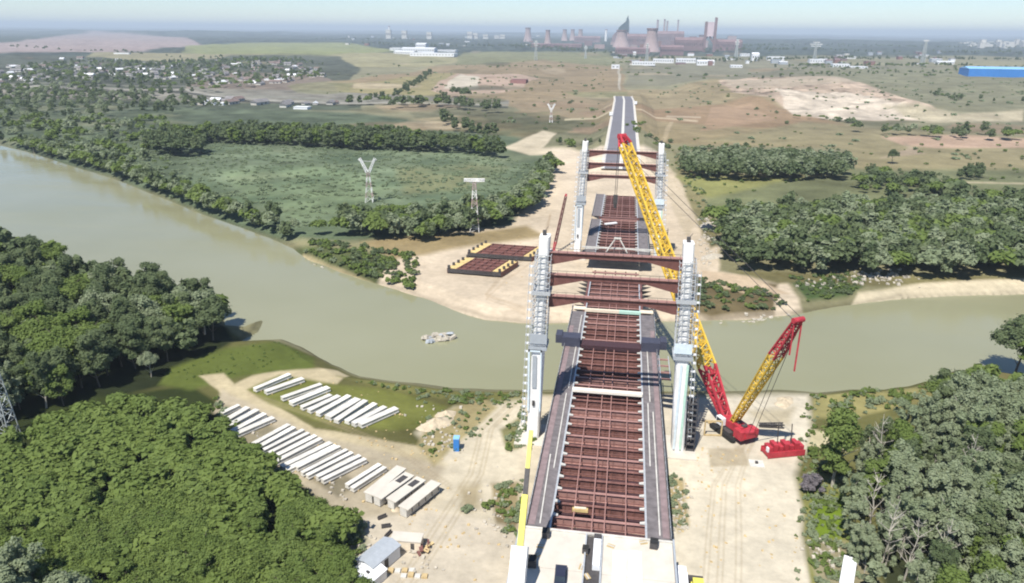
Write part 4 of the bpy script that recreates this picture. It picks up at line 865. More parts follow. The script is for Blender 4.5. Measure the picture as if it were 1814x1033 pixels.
# ------------------------------------------------------------------ trees
def crown_mesh(name, lobes, ncard, size, m_, seed, flat=.8, trunk=None, droop=0.):
    """leaf sprays spread over the shells of many lobes"""
    g = np.random.default_rng(seed); L_ = np.array(lobes, float); a = L_[:, 3]**2; pick = g.choice(len(L_), ncard, p=a/a.sum())
    d = g.normal(size=(ncard, 3)); d /= np.linalg.norm(d, axis=1)[:, None]; d[:, 2] = np.where(d[:, 2] < -.35, -d[:, 2], d[:, 2])
    rad = L_[pick, 3]*(1-.42*g.random(ncard)**1.6)*(1+.22*np.sin(d[:, 0]*5+pick)*np.cos(d[:, 1]*4+pick*2))
    rad = np.where(g.random(ncard) < .14, rad*(1.05+.35*g.random(ncard)), rad)
    c = L_[pick, :3]+d*rad[:, None]*np.array([1, 1, flat]); n = d+g.normal(size=(ncard, 3))*.42; n[:, 2] += .4; n /= np.linalg.norm(n, axis=1)[:, None]
    t = np.cross(n, g.normal(size=(ncard, 3))); t /= np.linalg.norm(t, axis=1)[:, None]; b_ = np.cross(n, t)
    s = size*(.55+.9*g.random(ncard))[:, None]; t *= s; b_ *= s*.75
    V_ = np.stack([c-t-b_*.3, c-b_, c+t*.9+b_*.1, c+t*.2+b_], 1).reshape(-1, 3)
    me = bpy.data.meshes.new(name); me.vertices.add(len(V_)); me.vertices.foreach_set('co', V_.ravel())
    me.loops.add(len(V_)); me.loops.foreach_set('vertex_index', np.arange(len(V_), dtype=np.int32)); me.polygons.add(ncard)
    me.polygons.foreach_set('loop_start', np.arange(ncard, dtype=np.int32)*4); me.polygons.foreach_set('loop_total', np.full(ncard, 4, np.int32))
    me.materials.append(m_); me.update(); return me
def lobeset(seed, H_, R_, n, kind):
    g = random.Random(seed); out = []
    for k in range(n):
        if kind == 'poplar':
            z = H_*(.22+.72*g.random()); rr = R_*(.42)*math.sin(math.pi*min(1, (z/H_-.12)/.95))**.6; a = g.random()*6.283; q = g.random()**.5*R_*.45
            out.append((q*math.cos(a), q*math.sin(a), z, rr*(.6+.5*g.random())))
        elif kind == 'willow':
            a = g.random()*6.283; q = g.random()**.6*R_*.75; z = H_*(.35+.5*(1-(q/R_)**2)*(.6+.4*g.random())); out.append((q*math.cos(a), q*math.sin(a), z, R_*(.22+.20*g.random())))
        elif kind == 'feather':
            a = g.random()*6.283; z = H_*(.30+.64*g.random()); q = g.random()**.55*R_*.85*(1.2-.95*abs(z/H_-.45)); out.append((q*math.cos(a), q*math.sin(a), z, R_*(.13+.15*g.random())))
        elif kind == 'dome':
            a = g.random()*6.283; q = g.random()**.5*R_*.7; z = H_*(.42+.28*(1-(q/R_)**2)); out.append((q*math.cos(a), q*math.sin(a), z, R_*(.30+.16*g.random())))
        elif kind == 'tall':
            a = g.random()*6.283; z = H_*(.32+.6*g.random()); q = g.random()**.6*R_*.62*(1.15-.7*abs(z/H_-.5)); out.append((q*math.cos(a), q*math.sin(a), z, R_*(.20+.18*g.random())))
        else:
            a = g.random()*6.283; q = g.random()**.6*R_*.8; z = H_*(.25+.5*g.random()*(1-(q/R_)**2)); out.append((q*math.cos(a), q*math.sin(a), z, R_*(.2+.2*g.random())))
    return out
def trunk_mesh(name, H_, r, m_, seed, fr=.75):
    g = random.Random(seed); b_ = MB(); p = Vector((0, 0, -.3)); pts = [(p, r)]
    for k in range(4): p = p+Vector((g.uniform(-.3, .3), g.uniform(-.3, .3), H_*fr/4)); pts.append((p, r*(1-.2*(k+1))))
    for (a, ra), (c, rc) in zip(pts, pts[1:]): b_.cyl(a, c, ra, rc, n=7, cap=False)
    for k in range(6):
        a = pts[1+k % 4][0]; an_ = g.random()*6.283; q = a+Vector((math.cos(an_)*H_*.16, math.sin(an_)*H_*.16, H_*.15)); b_.cyl(a, q, r*.4, r*.12, n=5, cap=False)
    return b_.mesh(name, m_)
# kinds of tree: near versions with fine leaves, far versions with coarse leaves (unit: metres, true size)
KIND = {}
def kind(key, H_, R_, n, form, leaf, cards, size, bark='bark', seed=1, farcards=420, farsize=.85, flat=.8):
    lb = lobeset(seed, H_, R_, n, form)
    KIND[key] = dict(H=H_, near=crown_mesh('crown', lb, cards, size, LEAF[leaf], seed, flat), far=crown_mesh('crown', lb, farcards, farsize, LEAF[leaf], seed, flat), trunk=trunk_mesh('trunk', H_, H_*.018, M[bark], seed))
kind('olive_a', 10, 4.6, 22, 'dome', 'olive', 6760, .24, seed=1)
kind('olive_b', 11, 3.8, 24, 'tall', 'olive', 6760, .24, seed=2)
kind('fresh_a', 10, 4.8, 22, 'dome', 'fresh', 6760, .24, seed=3)
kind('dark_a', 12, 4.2, 24, 'tall', 'dark', 6760, .24, seed=4)
kind('dark_b', 13, 4.6, 26, 'willow', 'dark', 6760, .26, seed=5)
kind('grey_a', 12, 4.2, 26, 'willow', 'grey', 7280, .24, 'palebark', seed=6)
kind('grey_b', 14, 3.4, 44, 'feather', 'grey', 5980, .22, 'palebark', seed=7, flat=1.5)
kind('grey_d', 11, 3.0, 34, 'feather', 'grey', 4940, .22, 'palebark', seed=27, flat=1.3)
kind('oliv_c', 13, 3.2, 40, 'feather', 'dark', 5460, .22, 'palebark', seed=28, flat=1.6)
kind('grey_c', 13, 4.4, 40, 'feather', 'grey', 6760, .24, 'palebark', seed=8, flat=1.3)
kind('poplar', 18, 4.6, 34, 'poplar', 'olive', 6760, .28, 'palebark', seed=9)
kind('purple', 5, 2.6, 14, 'bush', 'purple', 2200, .28, seed=10)
kind('bush_o', 3, 2.4, 12, 'bush', 'olive', 900, .3, seed=11, farcards=130, farsize=.6)
kind('bush_d', 3, 2.6, 12, 'bush', 'dark', 900, .3, seed=12, farcards=130, farsize=.6)
kind('reed', 2.2, 4.5, 12, 'bush', 'reed', 300, .5, seed=14, farcards=110, farsize=.8)
kind('bush_g', 3, 2.4, 12, 'bush', 'grey', 900, .3, seed=13, farcards=130, farsize=.6)

TREES = []    # (x, y, kind, scale, forest id)
def inpoly(x, y, P_):
    c = False; n = len(P_)
    for i in range(n):
        x0, y0 = P_[i]; x1, y1 = P_[(i+1) % n]
        if (y0 > y) != (y1 > y) and x < (x1-x0)*(y-y0)/(y1-y0)+x0: c = not c
    return c
def wood(poly_px, spacing, kinds, h0, h1, fid, jit=.42, dens=1.0):
    P_ = [U(a, c, 0)[:2] for a, c in poly_px]; xs = [p[0] for p in P_]; ys = [p[1] for p in P_]; n = 0
    y = min(ys); row = 0
    while y < max(ys):
        x = min(xs)+(spacing/2 if row % 2 else 0)
        while x < max(xs):
            xx, yy = x+random.uniform(-jit, jit)*spacing, y+random.uniform(-jit, jit)*spacing
            if inpoly(xx, yy, P_) and random.random() < dens:
                k = random.choice(kinds); TREES.append([xx, yy, k, random.uniform(h0, h1)/KIND[k]['H'], fid]); n += 1
            x += spacing
        y += spacing*.87; row += 1
    return n
def treeline(pts, spacing, kinds, h0, h1, fid, wid=2., z=0):
    for a, c in zip(pts, pts[1:]):
        p, q = Vector(U(*a, z)), Vector(U(*c, z)); n = max(1, int((q-p).length/spacing))
        for k in range(n):
            m_ = p+(q-p)*((k+random.random())/n); kk = random.choice(kinds)
            TREES.append([m_.x+random.gauss(0, wid), m_.y+random.gauss(0, wid), kk, random.uniform(h0, h1)/KIND[kk]['H'], fid])
GR = {
 'fore': ('leafy olive green tree in the dense thicket at the lower left below the beams', 'trees of the lower left thicket'),
 'leftw': ('tall green tree in the dark wood on the left between the river and the thicket', 'trees of the left river wood'),
 'leftg': ('grey green tree crown at the lower left picture corner in front of the thicket', 'grey green trees at the lower left corner'),
 'right': ('grey green tree with pale trunk in the forest right of the sandy ground', 'trees of the right forest'),
 'rightb': ('green tree on the near river bank behind the right forest', 'trees on the near bank at the right'),
 'bankl': ('bank tree beside the water on the far side of the river at the left', 'trees along the far left bank'),
 'woodE': ('green tree in the broad wood beyond the river right of the far pylon', 'trees of the wood beyond the river'),
 'woodC': ('tree in the grey green belt between the reed meadow and the sand', 'trees of the belt by the sand'),
 'woodD': ('tree of the narrow dark wood right of the far pylon', 'trees of the narrow wood'),
 'far': ('far tree standing in the fields beyond the river', 'scattered far trees'),
}
wood([(-420,800),(0,800),(190,742),(340,735),(430,815),(530,895),(610,945),(640,1000),(640,1100),(560,1300),(-500,1500)], 4.4, ['olive_a','fresh_a','olive_a','fresh_a','olive_b','fresh_a'], 6.3, 8.0, 'fore')
wood([(-60,1075),(110,1075),(150,1120),(110,1300),(-100,1300)], 4.2, ['grey_a','grey_c'], 11, 13.5, 'leftg')
wood([(-420,440),(0,445),(100,482),(168,520),(300,535),(380,558),(395,585),(392,610),(310,650),(250,655),(150,705),(20,760),(-420,760)], 6.2, ['dark_a','dark_b','olive_b','dark_b','dark_a','olive_a','oliv_c','grey_a'], 10, 17, 'leftw', .48, .94)
wood([(1585,1130),(1550,1000),(1532,930),(1540,860),(1585,805),(1660,772),(1720,745),(1840,735),(2200,735),(2400,1500),(1560,1500)], 5.2, ['grey_b','grey_b','grey_c','grey_d','grey_a','oliv_c','grey_d','olive_b'], 9, 16, 'right', .48, .93)
wood([(1600,785),(1610,745),(1660,725),(1740,715),(1760,735),(1650,765)], 5.5, ['dark_a','olive_b','olive_a'], 10, 13, 'rightb')
treeline([(1540,1060),(1512,960),(1512,900),(1530,850),(1565,815)], 3.6, ['grey_d','oliv_c','grey_b'], 6, 11, 'right', .8)
treeline([(1640,690),(1700,676),(1830,690)], 6, ['olive_a','dark_a','bush_o'], 3, 6, 'rightb')
treeline([(0,262),(60,278),(120,298),(200,322),(290,358),(360,386),(440,414),(480,426)], 6.5, ['grey_a','olive_a','grey_c','dark_a'], 8, 13, 'bankl', 2)
treeline([(0,252),(60,266),(200,306),(290,344),(370,372),(480,415),(540,428)], 7, ['olive_a','grey_a','dark_a'], 7, 12, 'bankl', 5)
treeline([(550,440),(620,460),(680,490),(720,505)], 5, ['bush_o','bush_d','bush_g'], 1.5, 3.5, 'bankl', 3)
wood([(262,262),(300,262),(365,268),(362,280),(275,276)], 8, ['dark_a','dark_b'], 13, 17, 'woodC')
wood([(280,248),(420,240),(640,246),(880,268),(895,282),(780,272),(560,264),(400,256),(300,258)], 7.5, ['dark_a','dark_b','dark_a','olive_b'], 11, 15, 'far')
wood([(595,410),(620,396),(760,392),(850,380),(920,350),(955,310),(975,292),(985,305),(975,340),(950,372),(900,398),(830,418),(760,428),(640,424),(598,422)], 6.0, ['grey_a','dark_a','grey_c','dark_b','olive_a'], 9, 12.5, 'woodC')
wood([(1205,294),(1300,288),(1500,298),(1505,320),(1400,324),(1215,320)], 7.2, ['dark_a','grey_c','dark_b'], 12, 15, 'woodD')
wood([(1262,402),(1400,388),(1600,382),(1850,370),(2300,360),(2300,500),(1850,498),(1740,498),(1640,497),(1480,490),(1300,480),(1282,460),(1300,440),(1270,430)], 6.6, ['dark_b','grey_c','dark_a','grey_a','olive_a'], 11, 15, 'woodE')
wood([(1515,330),(1560,312),(1640,322),(1690,335),(1720,352),(1600,352),(1530,345)], 8, ['olive_a','dark_a','bush_d'], 5, 10, 'far', dens=.8)
wood([(1690,312),(1730,300),(1740,318),(1700,322)], 7, ['dark_a'], 6, 9, 'far')
wood([(1535,310),(1560,300),(1565,312)], 6, ['dark_a'], 5, 7, 'far')
# distant belts and village greenery
treeline([(690,196),(760,188),(830,196),(870,200)], 8, ['dark_a','dark_b'], 12, 17, 'far', 7)
treeline([(600,186),(700,186),(800,190)], 9, ['dark_a','olive_a'], 9, 14, 'far', 7)
treeline([(640,180),(700,172),(740,150),(760,130)], 12, ['dark_a'], 7, 11, 'far', 4)
treeline([(800,170),(830,178)], 9, ['dark_b'], 14, 18, 'far', 4)
treeline([(770,212),(800,222),(810,232),(880,250)], 9, ['dark_a'], 9, 14, 'far', 5)
treeline([(1400,208),(1520,218)], 8, ['bush_d','olive_a'], 4, 7, 'far', 4)
treeline([(1510,232),(1590,236),(1660,244),(1814,248),(2000,250)], 8, ['olive_a','dark_a','dark_b'], 8, 13, 'far', 5)
treeline([(1550,238),(1640,240),(1810,246)], 10, ['dark_a','grey_a'], 9, 14, 'far', 8)
treeline([(1640,172),(1700,188),(1780,196)], 14, ['dark_a','bush_d'], 5, 9, 'far', 8)
treeline([(980,250),(1030,262),(1060,270)], 7, ['dark_a','bush_o'], 4, 7, 'far', 6)
treeline([(1190,268),(1260,262),(1340,260)], 9, ['bush_o','bush_d'], 3, 5, 'far', 6)
treeline([(1120,230),(1160,262),(1180,250)], 9, ['bush_o','bush_d'], 3, 4, 'far', 7)
wood([(0,150),(60,118),(240,108),(330,100),(560,112),(580,140),(420,160),(300,170),(240,178),(0,190)], 26, ['dark_a','dark_b','grey_a','olive_a'], 8, 14, 'far', dens=.8)
treeline([(1340,148),(1480,140),(1560,136),(1700,130)], 16, ['olive_a','dark_a'], 5, 9, 'far', 10)
treeline([(860,122),(960,118),(1060,124)], 15, ['olive_a','dark_a'], 5, 9, 'far', 10)
treeline([(330,108),(520,112),(700,118)], 22, ['dark_a','olive_a'], 6, 11, 'far', 14)
wood([(-100,162),(100,160),(330,176),(420,190),(300,206),(0,214),(-100,216)], 18, ['dark_b','dark_a','grey_a'], 8, 13, 'far', dens=.75)
wood([(-200,196),(300,215),(300,262),(240,300),(120,270),(0,240),(-200,225)], 13, ['bush_o','grey_a','bush_g','dark_a'], 4, 9, 'far', dens=.55)
treeline([(0,84),(300,100),(560,108)], 40, ['dark_b'], 10, 16, 'far', 20)
treeline([(640,78),(760,84),(900,82),(1080,96)], 12, ['dark_b','dark_a'], 10, 18, 'far', 60)
treeline([(1090,114),(1250,120),(1420,119),(1560,122),(1720,124)], 9, ['dark_b','dark_a','olive_a'], 8, 13, 'far', 12)
treeline([(1250,84),(1450,82),(1700,86),(2000,90)], 14, ['dark_b','dark_a'], 14, 20, 'far', 150)
treeline([(560,72),(700,72),(900,74)], 16, ['dark_b','dark_a'], 12, 18, 'far', 120)
treeline([(1090,104),(1250,110),(1400,108),(1600,106),(1800,108),(2000,108)], 7, ['dark_b','dark_a'], 9, 15, 'far', 40)
treeline([(1250,92),(1400,90),(1600,94),(1900,98)], 10, ['dark_b','dark_a'], 12, 18, 'far', 90)
treeline([(640,110),(760,112),(800,108)], 20, ['dark_b','dark_a'], 8, 14, 'far', 40)
treeline([(1420,118),(1560,120),(1700,122)], 14, ['dark_a','olive_a'], 8, 13, 'far', 20)
# individuals
def single(px, py, k, hgt, label, group=None, cat='tree'):
    x, y, z = G(px, py); s = hgt/KIND[k]['H']; t = empty(k_name(k), (x, y, z), random.uniform(0, 6), label, cat, group); t.scale = (s, s, s)
    link('trunk', KIND[k]['trunk'], t); link('crown', KIND[k]['near'], t); return t
def k_name(k): return 'poplar_tree' if k == 'poplar' else 'bush' if k.startswith('bush') or k == 'purple' else 'leafy_tree'
single(1474, 862, 'poplar', 21, 'tall poplar with bare pale trunk standing alone at the left edge of the forest')
single(1440, 872, 'purple', 5.5, 'purple grey bush at the foot of the tall poplar', cat='bush')
single(1470, 838, 'bush_d', 3.2, 'dark green shrub just left of the poplar trunk near the sand', cat='bush')
single(1580, 290, 'dark_b', 12, 'round dark tree alone in the field beyond the river')
single(1798, 660, 'dark_b', 21, 'big dark tree at the water edge on the right picture border')
single(1822, 668, 'olive_b', 15, 'slimmer tree beside the big dark one at the right border')
single(268, 668, 'grey_a', 8.5, 'small grey green tree at the foot of the left wood')
single(20, 742, 'grey_b', 15, 'pale stemmed tree at the left border in front of the dark wood')
single(60, 272, 'grey_a', 14, 'pale rounded willow on the far bank near the left border')
single(1440, 805, 'bush_o', 2.2, 'low shrub by the right edge of the sand', cat='bush')
single(828, 905, 'bush_g', 1.6, 'dry low bush on the sand left of the crane boom', cat='bush')
single(865, 898, 'bush_o', 1.8, 'small dark bush on the sand beside the dry one', cat='bush')

def bare_mesh(H_, seed):
    g = random.Random(seed); b_ = MB(); p = Vector((0, 0, -.3)); pts = [p]
    for k in range(7): p = p+Vector((g.uniform(-.35, .35), g.uniform(-.35, .35), H_/7)); pts.append(p)
    for k in range(7): b_.cyl(pts[k], pts[k+1], .20*(1-k*.11), .20*(1-(k+1)*.11), n=6, cap=False)
    for k in range(22):
        j = g.randrange(2, 7); a = pts[j]; an_ = g.random()*6.283; l = H_*g.uniform(.10, .2)*(1.2-j*.1); q = a+Vector((math.cos(an_)*l, math.sin(an_)*l, l*g.uniform(.7, 1.4))); b_.cyl(a, q, .08, .03, n=4, cap=False)
        for _ in range(3): c_ = a+(q-a)*g.uniform(.4, .95); b_.cyl(c_, c_+Vector((g.uniform(-1, 1), g.uniform(-1, 1), g.uniform(.3, 1.2)))*l*.4, .04, .015, n=3, cap=False)
    return b_.mesh('bare_tree', M['palebark'])
bm_ = [bare_mesh(14, 3), bare_mesh(16, 4)]
for i, (px, py, lb) in enumerate(((1540, 945, 'bare pale stemmed tree at the left front edge of the right forest'), (1556, 1010, 'bare pale tree nearest the white trailer'), (1600, 1030, 'bare tree with forked pale top inside the right forest'), (1550, 850, 'bare pale tree behind the green strip near the poplar'), (1660, 1045, 'bare pale tree low in the middle of the right forest'), (1700, 880, 'bare top standing out of the middle of the right forest'))):
    x, y, z = G(px, py); o = link('bare_tree', bm_[i % 2], None, (x, y, z), (0, 0, i*1.3)); tag(o, lb, 'tree')
def in_frame(t):
    h = KIND[t[2]]['H']*t[3]; u, v = PX(t[0], t[1], 0); u2, v2 = PX(t[0], t[1], h)
    return depth(t[0], t[1]) > 30 and -40 < u < 1854 and v2 < 1040 and v > 0
for t in TREES:
    if t[4] in ('bankl', 'rightb', 'leftw', 'woodC'):
        for _ in range(14):
            if H1(t[0], t[1]) > -1.9: break
            if t[4] in ('bankl', 'woodC'): t[0] += .5; t[1] += 1.0
            else: t[1] -= 1.6
FRONT = [t for t in TREES if in_frame(t)]; OFF = [t for t in TREES if not in_frame(t)]
FRONT.sort(key=lambda t: -KIND[t[2]]['H']*t[3]/depth(t[0], t[1]))
zs = Hgt(np.array([t[0] for t in FRONT+OFF]), np.array([t[1] for t in FRONT+OFF])); n_ind = 285
GN_ = []
ext = {}
for f in GR:
    q = [PX(t[0], t[1], 0) for t in FRONT if t[4] == f]
    if q: ext[f] = (np.quantile([a for a, c in q], [.33, .67]), np.quantile([c for a, c in q], [.25, .5, .75]))
def where(t):
    lb, gr = GR[t[4]]; u, v = PX(t[0], t[1], 0); a, c = ext[t[4]]
    s = ('left', 'middle', 'right')[int(u > a[0])+int(u > a[1])]; d = ('far', 'inner', 'near', 'nearest')[int(v > c[0])+int(v > c[1])+int(v > c[2])]
    ww = (lb.split()+['', ''])[:11]; return 'in the '+d+' '+s+' part, '+' '.join(w_ for w_ in ww if w_), gr
for i, (t, z) in enumerate(zip(FRONT+OFF, zs)):
    if z < -2.3: continue
    if i < n_ind:
        lb, gr = where(t); e = empty('leafy_tree', (t[0], t[1], float(z)), random.uniform(0, 6.28), lb, 'tree', gr); e.scale = (t[3]*random.uniform(.9, 1.1), t[3]*random.uniform(.9, 1.1), t[3])
        link('trunk', KIND[t[2]]['trunk'], e); link('crown', KIND[t[2]]['near'], e)
    else: GN_.append((t[0], t[1], float(z), t[2], t[3]))
print('trees', len(TREES), 'front', len(FRONT), 'stuff', len(GN_))

def scatter(name, items, meshes, label=None):
    """one object: instances of the tree forms on the points of a mesh. items: (x, y, z, key, scale)"""
    keys = sorted(set(i[3] for i in items)); me = bpy.data.meshes.new(name); me.from_pydata([i[:3] for i in items], [], [])
    a = me.attributes.new('sc', 'FLOAT', 'POINT'); a.data.foreach_set('value', [i[4] for i in items])
    a = me.attributes.new('rz', 'FLOAT', 'POINT'); a.data.foreach_set('value', [random.uniform(0, 6.28) for i in items])
    a = me.attributes.new('kd', 'INT', 'POINT'); a.data.foreach_set('value', [keys.index(i[3]) for i in items])
    ng = bpy.data.node_groups.new(name, 'GeometryNodeTree'); ng.interface.new_socket('Geometry', in_out='INPUT', socket_type='NodeSocketGeometry'); ng.interface.new_socket('Geometry', in_out='OUTPUT', socket_type='NodeSocketGeometry')
    N = ng.nodes; L = ng.links; gi = N.new('NodeGroupInput'); go = N.new('NodeGroupOutput'); jn = N.new('GeometryNodeJoinGeometry')
    def attr(nm, ty): q = N.new('GeometryNodeInputNamedAttribute'); q.data_type = ty; q.inputs[0].default_value = nm; return q
    A, B_, K = attr('sc', 'FLOAT'), attr('rz', 'FLOAT'), attr('kd', 'INT'); cx = N.new('ShaderNodeCombineXYZ'); L.new(B_.outputs[0], cx.inputs[2])
    e2r = N.new('FunctionNodeEulerToRotation'); L.new(cx.outputs[0], e2r.inputs[0])
    for i, k in enumerate(keys):
        src = bpy.data.objects.new('source', meshes[k]); oi = N.new('GeometryNodeObjectInfo'); oi.inputs['Object'].default_value = src; oi.inputs['As Instance'].default_value = True
        cp = N.new('FunctionNodeCompare'); cp.data_type = 'INT'; cp.operation = 'EQUAL'; L.new(K.outputs[0], cp.inputs[2]); cp.inputs[3].default_value = i
        ip = N.new('GeometryNodeInstanceOnPoints'); L.new(gi.outputs[0], ip.inputs['Points']); L.new(cp.outputs[0], ip.inputs['Selection']); L.new(oi.outputs['Geometry'], ip.inputs['Instance'])
        L.new(e2r.outputs[0], ip.inputs['Rotation']); L.new(A.outputs[0], ip.inputs['Scale']); L.new(ip.outputs[0], jn.inputs[0])
    L.new(jn.outputs[0], go.inputs[0]); o = link(name, me); md = o.modifiers.new('scatter', 'NODES'); md.node_group = ng; tag(o, kind='stuff'); return o
scatter('distant_trees', GN_, {k: v['far'] for k, v in KIND.items()})
# low growth nobody could count
LOW = []
def low(poly, n, kinds, s0, s1):
    P_ = [U(a, c, 0)[:2] for a, c in poly]; xs = [p[0] for p in P_]; ys = [p[1] for p in P_]; k = 0
    for _ in range(n*6):
        x, y = random.uniform(min(xs), max(xs)), random.uniform(min(ys), max(ys))
        if inpoly(x, y, P_): LOW.append((x, y, random.choice(kinds), random.uniform(s0, s1))); k += 1
        if k >= n: break
low([(300,265),(420,245),(620,255),(900,280),(960,300),(940,350),(840,380),(600,390),(490,410),(360,370)], 1500, ['reed'], .2, .55)
low([(0,262),(200,240),(300,265),(360,370)], 500, ['reed','reed','reed','bush_g','bush_o'], .3, .8)
low([(540,440),(560,425),(740,450),(735,500),(700,500)], 160, ['bush_o','bush_d'], .3, .9)
low([(1190,262),(1230,300),(1290,430),(1262,440),(1205,320)], 90, ['bush_o','bush_g'], .2, .7)
low([(1225,488),(1290,500),(1400,530),(1380,550),(1240,552)], 90, ['bush_d','bush_o'], .25, .8)
low([(1400,492),(1500,485),(1540,500),(1500,520),(1430,530)], 90, ['bush_d','bush_o'], .25, .6)
low([(1120,240),(1500,262),(1900,270),(1900,330),(1510,340),(1240,345)], 120, ['bush_d','bush_o'], .25, .9)
low([(560,165),(1070,130),(1070,250),(900,220)], 100, ['bush_d','bush_o'], .4, 1.3)
low([(1140,160),(1900,160),(1900,240),(1300,235)], 90, ['bush_d','bush_o'], .4, 1.3)
low([(1120,150),(1900,150),(1900,300),(1240,250)], 260, ['reed','bush_o','bush_g','reed'], .3, 1.0)
low([(560,110),(1080,110),(1080,230),(700,210)], 200, ['reed','bush_o','bush_g'], .4, 1.3)
low([(1085,118),(2000,118),(2000,145),(1100,145)], 200, ['bush_d','bush_o'], .7, 2.2)
low([(740,700),(880,710),(870,760),(770,830),(740,790)], 70, ['bush_g','bush_o'], .12, .4)
low([(890,740),(945,720),(945,790),(900,800)], 40, ['bush_g','bush_o'], .15, .5)
low([(880,860),(925,850),(925,960),(890,940)], 50, ['bush_g','bush_o'], .12, .45)
low([(600,672),(800,694),(930,698),(930,730),(780,708)], 110, ['bush_g','bush_o'], .1, .4)
low([(1440,700),(1640,684),(1660,700),(1500,745)], 70, ['bush_g','bush_o'], .2, .6)
low([(1430,840),(1490,820),(1510,960),(1530,1040),(1440,1060)], 150, ['fresh_b','bush_g','bush_o'] if 0 else ['bush_g','bush_o'], .12, .45)
low([(1425,700),(1450,700),(1450,850),(1425,1040),(1405,1040),(1412,850)], 70, ['bush_g','bush_o'], .1, .35)
low([(1185,840),(1212,850),(1220,930),(1195,940)], 30, ['bush_g'], .15, .4)
low([(380,700),(440,790),(560,880),(620,960),(600,960),(520,880),(400,770)], 170, ['bush_g','bush_o'], .15, .6)
low([(560,960),(640,920),(650,960),(600,1060)], 60, ['bush_g','bush_o'], .15, .6)
low([(300,660),(400,620),(500,604),(560,628),(440,660),(340,690)], 60, ['bush_o'], .08, .2)
zl = Hgt(np.array([l[0] for l in LOW]), np.array([l[1] for l in LOW]))
scatter('low_scrub', [(l[0], l[1], float(z), l[2], l[3]) for l, z in zip(LOW, zl) if z > -1.5], {k: v['far'] for k, v in KIND.items()})
# ------------------------------------------------------------------ approach road on its embankment
rd = MB(); pts = []
for k in range(52):
    y = 505+k*11.5; cx_ = -2-max(0, y-560)*.006-max(0, y-1000)*.02; pts.append((cx_, y, max(H1(cx_, y), 7.2*min(1, (y-495)/25.)*min(1, max(0, (1250-y)/300.)))+.35))
def ribbon(name, m_, a, b_, dz, kind_='structure'):
    q = MB()
    for (x0, y0, z0), (x1, y1, z1) in zip(pts, pts[1:]): q._add([(x0+a, y0, z0+dz), (x0+b_, y0, z0+dz), (x1+b_, y1, z1+dz), (x1+a, y1, z1+dz)], [(0,1,2,3)])
    return tag(q.build(name, m_), kind=kind_)
ribbon('road_verge', M['slab'], -13.5, 13.5, -.1); ribbon('road_left_lanes', M['road'], -11.5, -1.2, 0); ribbon('road_right_lanes', M['road'], 1.2, 11.5, 0)
ribbon('road_median', M['conc'], -1.2, 1.2, .06)
for a in (-11.3, 11.1): ribbon('road_markings', M['paint'], a, a+.3, .02)
t = empty('guard_rail', (0, 0, 0), 0, 'pale guard rail along the right side of the far approach road', 'guard rail')
q = MB()
for (x0, y0, z0), (x1, y1, z1) in zip(pts, pts[1:]): q.bar((x0+12.6, y0, z0+.8), (x1+12.6, y1, z1+.8), .12, .5)
q.build('rail', M['white'], t); q = MB()
for (x0, y0, z0) in pts: q.b2(x0+12.5, x0+12.7, y0, y0+.2, z0-.2, z0+.7)
q.build('post', M['grey'], t)
for px, py, lb in ((1082, 206, 'white lorry on the dirt left of the approach road'), (1126, 186, 'white van at the right edge of the approach road')):
    x, y, z = G(px, py); vehicle((x, y, z+.2), 0, 9, 3, 3.6, M['whitemetal'], lb, 'lorry', name='box_lorry', cargo=M['whitemetal'])

# ------------------------------------------------------------------ electricity pylons
def mast(px, py_base, py_top, form, label, wide=None, stripes=False, group='electricity pylons', thick=1.):
    x, y, z = G(px, py_base); H_ = htop(x, y, py_top)-z; m_ = mpp(x, y); t = empty('electricity_pylon', (x, y, z), .15, label, 'electricity pylon', group)
    th_ = max(.22, m_*.75)*thick; wb = H_*.17 if stripes else H_*.14; n = 6 if H_ > 20 else 5
    body = H_*(.68 if form == 'Y' else .97)
    for k in range(n):
        z0, z1 = body*k/n, body*(k+1)/n; w0, w1 = wb*(1-.72*k/n), wb*(1-.72*(k+1)/n); b_ = MB(); b_.lattice((0, 0, z0), (0, 0, z1), w0, w1, w0, w1, max(2., (z1-z0)/2), th_, th_*.6, (1, 0, 0)); b_.build('lattice_section', (M['white'] if stripes else M['mastgrey']) if (k % 2 == 0 or not stripes) else M['pylonred'], t)
    b_ = MB(); W_ = (wide or 18)*m_/2
    if form == 'T':
        b_.lattice((-W_, 0, H_), (W_, 0, H_), 1., 1., 1., 1., 2.5, th_*1.2, th_*.7); b_.bar((-W_, 0, H_), (0, 0, H_*.93), th_); b_.bar((W_, 0, H_), (0, 0, H_*.93), th_)
    elif form == 'Y':
        for s in (-1, 1): b_.lattice((s*.5, 0, body), (s*W_, 0, H_), 1.2, .8, 1.2, .8, 2, th_*1.2, th_*.7); b_.bar((s*W_*1.25, 0, H_*.97), (s*W_*.7, 0, H_*.9), th_*1.4)
        b_.bar((-W_, 0, H_*.93), (W_, 0, H_*.93), th_*.6)
    else:
        for f, s in ((.97, .55), (.87, 1.), (.77, .8)): b_.bar((-W_*s, 0, H_*f), (W_*s, 0, H_*f), th_*1.3)
    b_.build('crossarm', M['white'], t); return t
M['mastgrey'] = mat('weathered_galvanising', (.42,.45,.44), .6, .2, var=.2)
M['pylonred'] = mat('faded_red_paint', (.45, .33, .32), .7, var=.15)
mast(14, 775, 588, 'H', 'tall pale lattice mast at the left picture border among the trees', 26, thick=.9)
mast(655, 358, 280, 'Y', 'red and white pylon with Y shaped head in the reed meadow', 26, True)
mast(841, 410, 319, 'T', 'red and white pylon with wide T shaped arm behind the deck segments', 36, True, thick=1.2)
mast(976, 217, 184, 'Y', 'pale pylon with Y shaped head in the brown field behind the sand', 12, True)
mast(949, 107, 72, 'H', 'tall pale pylon beside the far cooling towers', 8, thick=.9)
